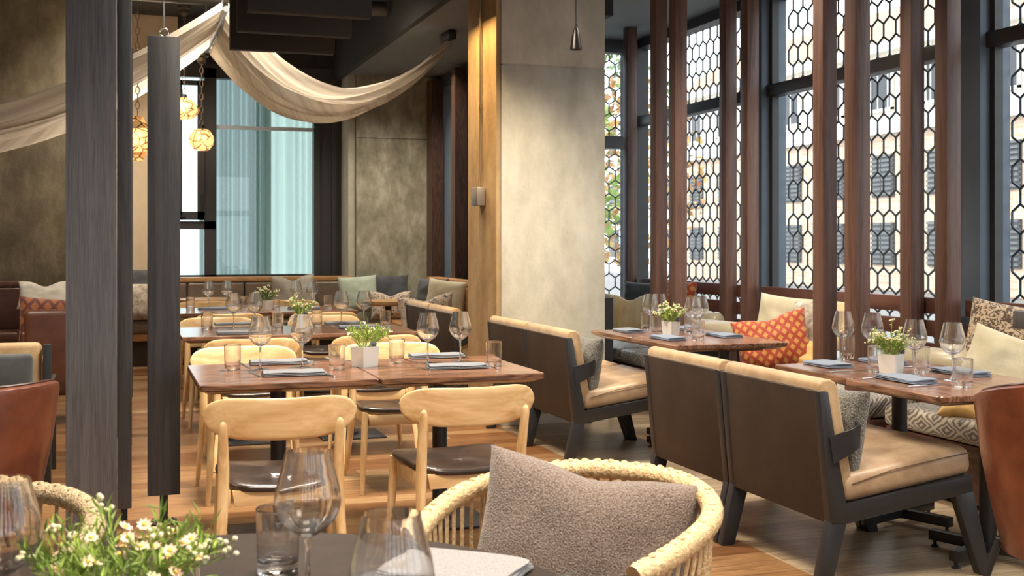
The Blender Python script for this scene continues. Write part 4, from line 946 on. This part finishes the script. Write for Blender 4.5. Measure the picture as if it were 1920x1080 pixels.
def make_plant(kind,seed,label,loc,rz,pw=.085,ph=.085,spread=.07,big=1.0):
    t=thing('potted_plant',label,'plant',loc,rz,'small square potted plants'); a=pw/2
    MB().loft([[(sx*(a-.006+0)*1,sy*(a-.006),0) for sx,sy in ((1,1),(-1,1),(-1,-1),(1,-1))],[(sx*a,sy*a,ph) for sx,sy in ((1,1),(-1,1),(-1,-1),(1,-1))],[(sx*(a-.006),sy*(a-.006),ph) for sx,sy in ((1,1),(-1,1),(-1,-1),(1,-1))],[(sx*(a-.008),sy*(a-.008),ph-.012) for sx,sy in ((1,1),(-1,1),(-1,-1),(1,-1))]]).build('pot',mat_white,t,ang=25)
    r=random.Random(seed); mb=MB(); fl=MB(); fl2=MB()
    ns=int(26*big)
    for k in range(ns):
        an=r.random()*2*PI; rad=r.random()**.5; base=Vector((math.cos(an)*a*.6*rad,math.sin(an)*a*.6*rad,ph-.012))
        top=Vector((math.cos(an)*(a*.4+spread*rad),math.sin(an)*(a*.4+spread*rad),ph+(.115-.055*rad)*(.6+.7*r.random())*(1.0 if kind!='low' else .7)))
        mid=(base+top)/2+Vector((0,0,.012))
        mb.tube([base,mid,top],[.0014,.0012,.0008],5)
        nl=9 if kind=='needle' else 6
        for q in range(nl):
            tt=.3+.7*q/(nl-1); p=base*(1-tt)+top*tt+Vector((0,0,.012*math.sin(PI*tt)))
            L_=(.032 if kind=='needle' else .024)*(.65+.6*r.random()); wd=.0026 if kind=='needle' else .0065
            d=Vector((r.random()-.5,r.random()-.5,r.random()*.9)).normalized(); sd=d.cross(Vector((0,0,1))).normalized()*wd
            nrm=sd.cross(d).normalized()*.0012
            mb.add([p,p+d*L_*.5+sd+nrm,p+d*L_,p+d*L_*.5-sd+nrm,p+d*L_*.5-nrm],[(0,1,4),(1,2,4),(0,4,3),(4,2,3)])
        if kind!='needle' or k%5==0:
            tgt=fl
            for q in range(4):
                c=top+Vector((r.random()-.5,r.random()-.5,r.random()*.6))*.022; tgt.ball(c,(.0045,.004),7,4)
    tag(mb.build('foliage',mat_leaf if kind!='dark' else mat_leafdk,t),kind='stuff')
    if fl.v: tag(fl.build('blossom',mat_flower,t),kind='stuff')
    if kind=='needle' or kind=='mixed':
        th=MB(); c=Vector((.022,-.04,ph+.012))
        for k in range(70):
            d=Vector((r.random()-.5,r.random()-.5,r.random()-.5)).normalized(); th.tube([c,c+d*.019],[.002,.0004],4)
        th.ball(c,.011,10,6); th.build('thistle_head',mat_thistle,t)
    return t
ZTOP=.7502
def P(u,v,z=ZTOP): x,y=at(u,v,z); return (x,y,z)
rowname=['front','second','third']
def setW(u,v,l): WG.put(P(u,v),rnd.random()*6,'clear stemmed wine glass '+l,'stemmed wine glasses')
def setT(u,v,l): TM.put(P(u,v),rnd.random()*6,'clear tumbler '+l,'water tumblers')
# front row
setW(488,693,'on the front left table, left of two'); setW(567,688,'on the front left table, right of two')
setW(802,681,'on the front right table, left of two'); setW(863,678,'on the front right table, right of two')
setT(436,694,'at the left end of the front left table'); setT(632,693,'on the front left table beside the white pot')
setT(744,680,'on the front right table beside the white pot'); setT(926,686,'at the right end of the front right table')
NP.put(P(551,703),R(-2),'grey blue folded napkin at the near seat of the front left table'); NP.put(P(523,682),R(-2),'grey blue folded napkin at the far seat of the front left table')
NP.put(P(857,690),R(-4),'grey blue folded napkin at the near seat of the front right table'); NP.put(P(818,670),R(-4),'grey blue folded napkin at the far seat of the front right table')
FK.put(P(478,703),R(8),'steel fork left of the near napkin on the front left table'); FK.put(P(587,682),R(170),'steel fork beside the far napkin on the front left table')
FK.put(P(789,692),R(12),'steel fork left of the near napkin on the front right table'); FK.put(P(873,669),R(165),'steel fork beside the far napkin on the front right table')
KN.put(P(610,703),R(12),'steel knife right of the near napkin on the front left table'); KN.put(P(461,687),R(185),'steel knife beside the far napkin on the front left table')
KN.put(P(916,688),R(5),'steel knife right of the near napkin on the front right table'); KN.put(P(766,677),R(190),'steel knife beside the far napkin on the front right table')
x,y,z=P(684,687); make_plant('needle',3,'feathery green plant with a blue thistle in a white cube pot on the front row',(x,y,z),R(28),.100,.098,.105,1.8)
# second row
setW(438,617,'on the second left table, left of two'); setW(478,617,'on the second left table, right of two')
setW(640,611,'on the second right table, left of two'); setW(682,610,'on the second right table, right of two')
setT(388,618,'at the left end of the second left table'); setT(521,619,'on the second left table near the yellow flowers')
setT(594,613,'on the second right table near the yellow flowers'); setT(723,614,'at the right end of the second right table')
NP.put(P(448,626),0,'grey folded napkin at the near seat of the second left table'); NP.put(P(440,610),0,'grey folded napkin at the far seat of the second left table')
NP.put(P(672,615),0,'grey folded napkin at the near seat of the second right table'); NP.put(P(645,608),0,'grey folded napkin at the far seat of the second right table')
FK.put(P(415,625),R(8),'steel fork on the second left table'); FK.put(P(628,614),R(8),'steel fork on the second right table')
KN.put(P(406,614),R(180),'steel knife on the second left table'); KN.put(P(712,612),R(5),'steel knife on the second right table')
make_plant('mixed',8,'bushy plant with yellow green blossoms in a white cube pot on the second row',P(562,613),R(30),.085,.085,.10,1.6)
# third row
setW(391,579,'on the third left table, left of two'); setW(426,578,'on the third left table, right of two')
setW(555,577,'on the third right table, left of two'); setW(585,578,'on the third right table, right of two')
setT(357,582,'at the left end of the third left table'); setT(459,580,'on the third left table beside the pot')
setT(517,579,'on the third right table beside the pot'); setT(615,578,'at the right end of the third right table')
NPB.put(P(402,580),0,'dark blue folded napkin on the third left table'); NPB.put(P(570,579),0,'dark blue folded napkin on the third right table')
make_plant('dark',12,'small dark green plant in a white cube pot on the third row',P(500,581),R(30),.085,.085,.10,1.2)
# near window tables (guests sit towards -X and +X)
setW(1581,676,'at the far left of the near window tables, before its tumbler'); setW(1636,681,'behind the plant on the near window tables')
setW(1715,703,'right of the plant on the near window tables'); setW(1786,713,'rightmost on the near window tables')
setT(1588,672,'behind the leftmost wine glass of the near window tables'); setT(1643,697,'left of the plant on the near window tables')
setT(1727,698,'right of the plant on the near window tables, behind a wine glass'); setT(1806,726,'rightmost on the near window tables')
NPB2.put(P(1552,686),R(88),'blue folded napkin at the left of the near window tables'); NPB.put(P(1698,714),R(88),'blue folded napkin at the front of the near window table')
NPB2.put(P(1655,681),R(85),'blue folded napkin behind the plant on the near window tables'); NPB.put(P(1800,701),R(88),'blue folded napkin on the bench side of the near window table')
KN.put(P(1590,697),R(-85),'steel knife in front of the left napkin on the near window tables'); KN.put(P(1738,724),R(-82),'steel knife in front of the near blue napkin by the window')
FK.put(P(1535,681),R(-75),'steel fork beyond the left napkin on the near window tables'); FK.put(P(1645,709),R(-80),'steel fork beyond the near blue napkin by the window')
KN.put(P(1690,690),R(90),'steel knife behind the plant on the near window tables')
make_plant('mixed',21,'green plant with cream blossoms in a white cube pot on the near window tables',P(1671,699),R(22),.088,.088,.095,1.5)
# far window tables
setW(1219,621,'leftmost on the far window tables'); setW(1299,631,'right of the plant on the far window tables, left of two'); setW(1313,626,'right of the plant on the far window tables, right of two')
setW(1236,620,'second from the left on the far window tables')
setT(1212,617,'leftmost on the far window tables'); setT(1233,627,'left of the plant on the far window tables'); setT(1309,638,'rightmost on the far window tables'); setT(1294,624,'behind the glasses on the far window tables')
NPB2.put(P(1178,622),R(88),'blue grey folded napkin at the left of the far window tables'); NPB.put(P(1252,636),R(88),'blue grey folded napkin at the front of the far window tables')
NPB.put(P(1357,631),R(88),'blue grey folded napkin at the right of the far window tables'); NPB2.put(P(1287,618),R(88),'blue grey folded napkin behind the plant on the far window tables')
make_plant('mixed',33,'yellow green flowering plant in a white cube pot on the far window tables',P(1258,628),R(22),.088,.088,.095,1.5)

# ================================================================== FOREGROUND
cx_,cy_=LD(-.447,1.816)
t=thing('round_dining_table','large round dark bronze table in the foreground','table',(cx_,cy_,0))
MB().lathe([(0,.715),(.58,.715),(.612,.73),(.615,.745),(.612,.75),(0,.75)],96).build('tabletop',mat_tabledark,t,ang=30)
MB().lathe([(.28,0),(.28,.012),(.05,.025),(.045,.715)],28).build('pedestal',mat_black,t)
def fg(l,D): x,y=LD(l,D); return (x,y,ZTOP)
WG.put(fg(-.341,1.96),0,'large clear wine glass standing tallest in the foreground','stemmed wine glasses')
WG.put(fg(-.155,1.51),0,'foreground wine glass cut by the bottom edge, left of the pale napkin','stemmed wine glasses')
WG.put(fg(-.75,1.73),0,'foreground wine glass at the left edge','stemmed wine glasses')
TM.put(fg(-.425,2.13),0,'foreground water tumbler beside the tallest wine glass','water tumblers')
TM.put(fg(-.70,1.72),0,'foreground water tumbler at the lower left edge','water tumblers')
NPW=make_napkin(mat_napwhite,.25,.19,seed=11,h=.019); x,y=LD(-.105,2.12); NPW.put((x,y,ZTOP),R(-38),'pale grey folded napkin on the foreground table')
KN.put((*LD(.03,2.05),ZTOP),R(-70),'steel knife beside the pale foreground napkin')
KN.put((*LD(-.27,1.88),ZTOP),R(-55),'steel knife on the foreground table between the glasses')
pl=make_plant('needle',44,'foreground plant with pink and yellow daisies and feathery leaves',fg(-.565,1.72),R(20),.10,.085,.13,2.6)
# daisies
r=random.Random(5)
for k in range(26):
    a=r.random()*2*PI; q=r.random()**.5*.115; c=Vector((math.cos(a)*q,math.sin(a)*q,.085+.055+.03*r.random()-.75*q*q)); ax=Vector((r.random()-.5,r.random()-.8,1.1)).normalized()
    T=Matrix.Translation(c)@ax.to_track_quat('Z','Y').to_matrix().to_4x4(); dz=MB(); dy=MB()
    for p in range(9):
        TT=T@Matrix.Rotation(2*PI*p/9,4,'Z'); dz.add([(0,0,0),(.008,.0035,.001),(.0125,0,.003),(.008,-.0035,.001)],[(0,1,2,3)],TT)
    dz.tube([c-Vector((0,0,.05)),c],.0012,5)
    dy.ball((0,0,.001),(.0042,.003),8,5,T)
    d_=dz.build('daisy',mat_flowerp,pl); dy.build('daisy_centre',M('daisy_yellow',(.75,.55,.08),.7),d_)
# rattan chairs
def rattan(cl,cD,back,label,R0=.325,zb=.765,span=290,rope=False):
    """back = direction (radians, in the lateral/depth frame) in which the back points"""
    X0,Y0=LD(cl,cD); wm=mat_rope if rope else mat_rattan
    t=thing('rattan_armchair',label,'chair',(X0,Y0,0),-YAW+back-PI/2)   # local +Y = back direction
    def rim(s):   # s -1..1
        q=abs(s); z=zb-.11*max(0,q-.12)**1.5
        if q<.66: a=PI/2+math.copysign(q/.66*PI/2,s); return Vector((R0*math.cos(a),R0*math.sin(a),z))
        return Vector((-math.copysign(R0-.05*((q-.66)/.34)**2,s),-(q-.66)/.34*.24,z))
    def low(s):
        a=PI/2+s*R(span/2); return Vector((.265*math.cos(a),.265*math.sin(a),.40))
    n=240
    MB().tube([rim(-1+2*k/n) for k in range(n+1)],[.0235+.0022*(1 if (k//2)%2 else -.4) for k in range(n+1)],12).build('rim',wm,t,ang=60)
    ns=44 if not rope else 30
    mb=MB()
    for k in range(ns):
        s=-1+2*(k+.5)/ns; a,b_=rim(s),low(s); m1=a*.6+b_*.4; d=Vector((m1.x,m1.y,0)).normalized(); m1+=d*.018
        mb.tube([a,m1,b_],[.0075,.0068,.0068],7,flat=.55)
        # wrap knots over the rim
        mb.ball(a+Vector((0,0,.022)),(.009,.006),8,5)
    o=mb.build('woven_strand',wm,t,ang=60); tag(o,kind='stuff')
    MB().tube([(.27*math.cos(2*PI*k/60),.27*math.sin(2*PI*k/60),.40) for k in range(60)],.016,10,closed=True).build('seat_ring',wm,t,ang=60)
    MB().lathe([(0,.395),(.26,.395),(.262,.41),(0,.415)],48).build('seat',wm,t)
    MB().lathe([(0,.417),(.22,.417),(.245,.43),(.24,.465),(.20,.475),(0,.478)],36).build('seat_pad',mat_slate,t,ang=60)
    for k in range(4):
        a=PI/4+k*PI/2; MB().tube([(.29*math.cos(a),.29*math.sin(a),0),(.24*math.cos(a),.24*math.sin(a),.40)],[.012,.016],10).build('leg',mat_rattan,t)
    return t
rattan(.135,2.72,math.atan2(.83,.50),'pale rattan armchair with woven rim in the foreground, holding the taupe cushion')
X,Y=LD(.165,2.80); pillow((X,Y,.61),-YAW+R(-10),R(14),R(9),(.53,.42,.17),mat_greyfelt,'large taupe grey felt cushion in the foreground rattan chair',dent=.022,seed=9,)
rattan(-1.22,2.46,math.atan2(.95,.1),'rope wrapped armchair at the lower left corner behind the foreground glasses',zb=.76,rope=True)
# dark service cabinet at the right frame edge
X,Y=LD(1.62,3.55)
D=2.6; l0=(1898-960)*D/F
x,y=LD(l0,D); zt_=EYE-(582-HOR)*D/F; zb_=EYE-(616-HOR)*D/F
t=thing('service_cabinet','dark wooden service cabinet cut by the right edge','cabinet',(x,y,0),0)
MB().box(0,.36,-.28,0,zb_,zt_,.003).build('cabinet_top',mat_darkwood,t); MB().box(.022,.35,-.27,-.01,.05,zb_,.003).build('body',mat_darkwood,t)
MB().box(.04,.33,-.25,-.03,0,.05).build('plinth',mat_black,t)
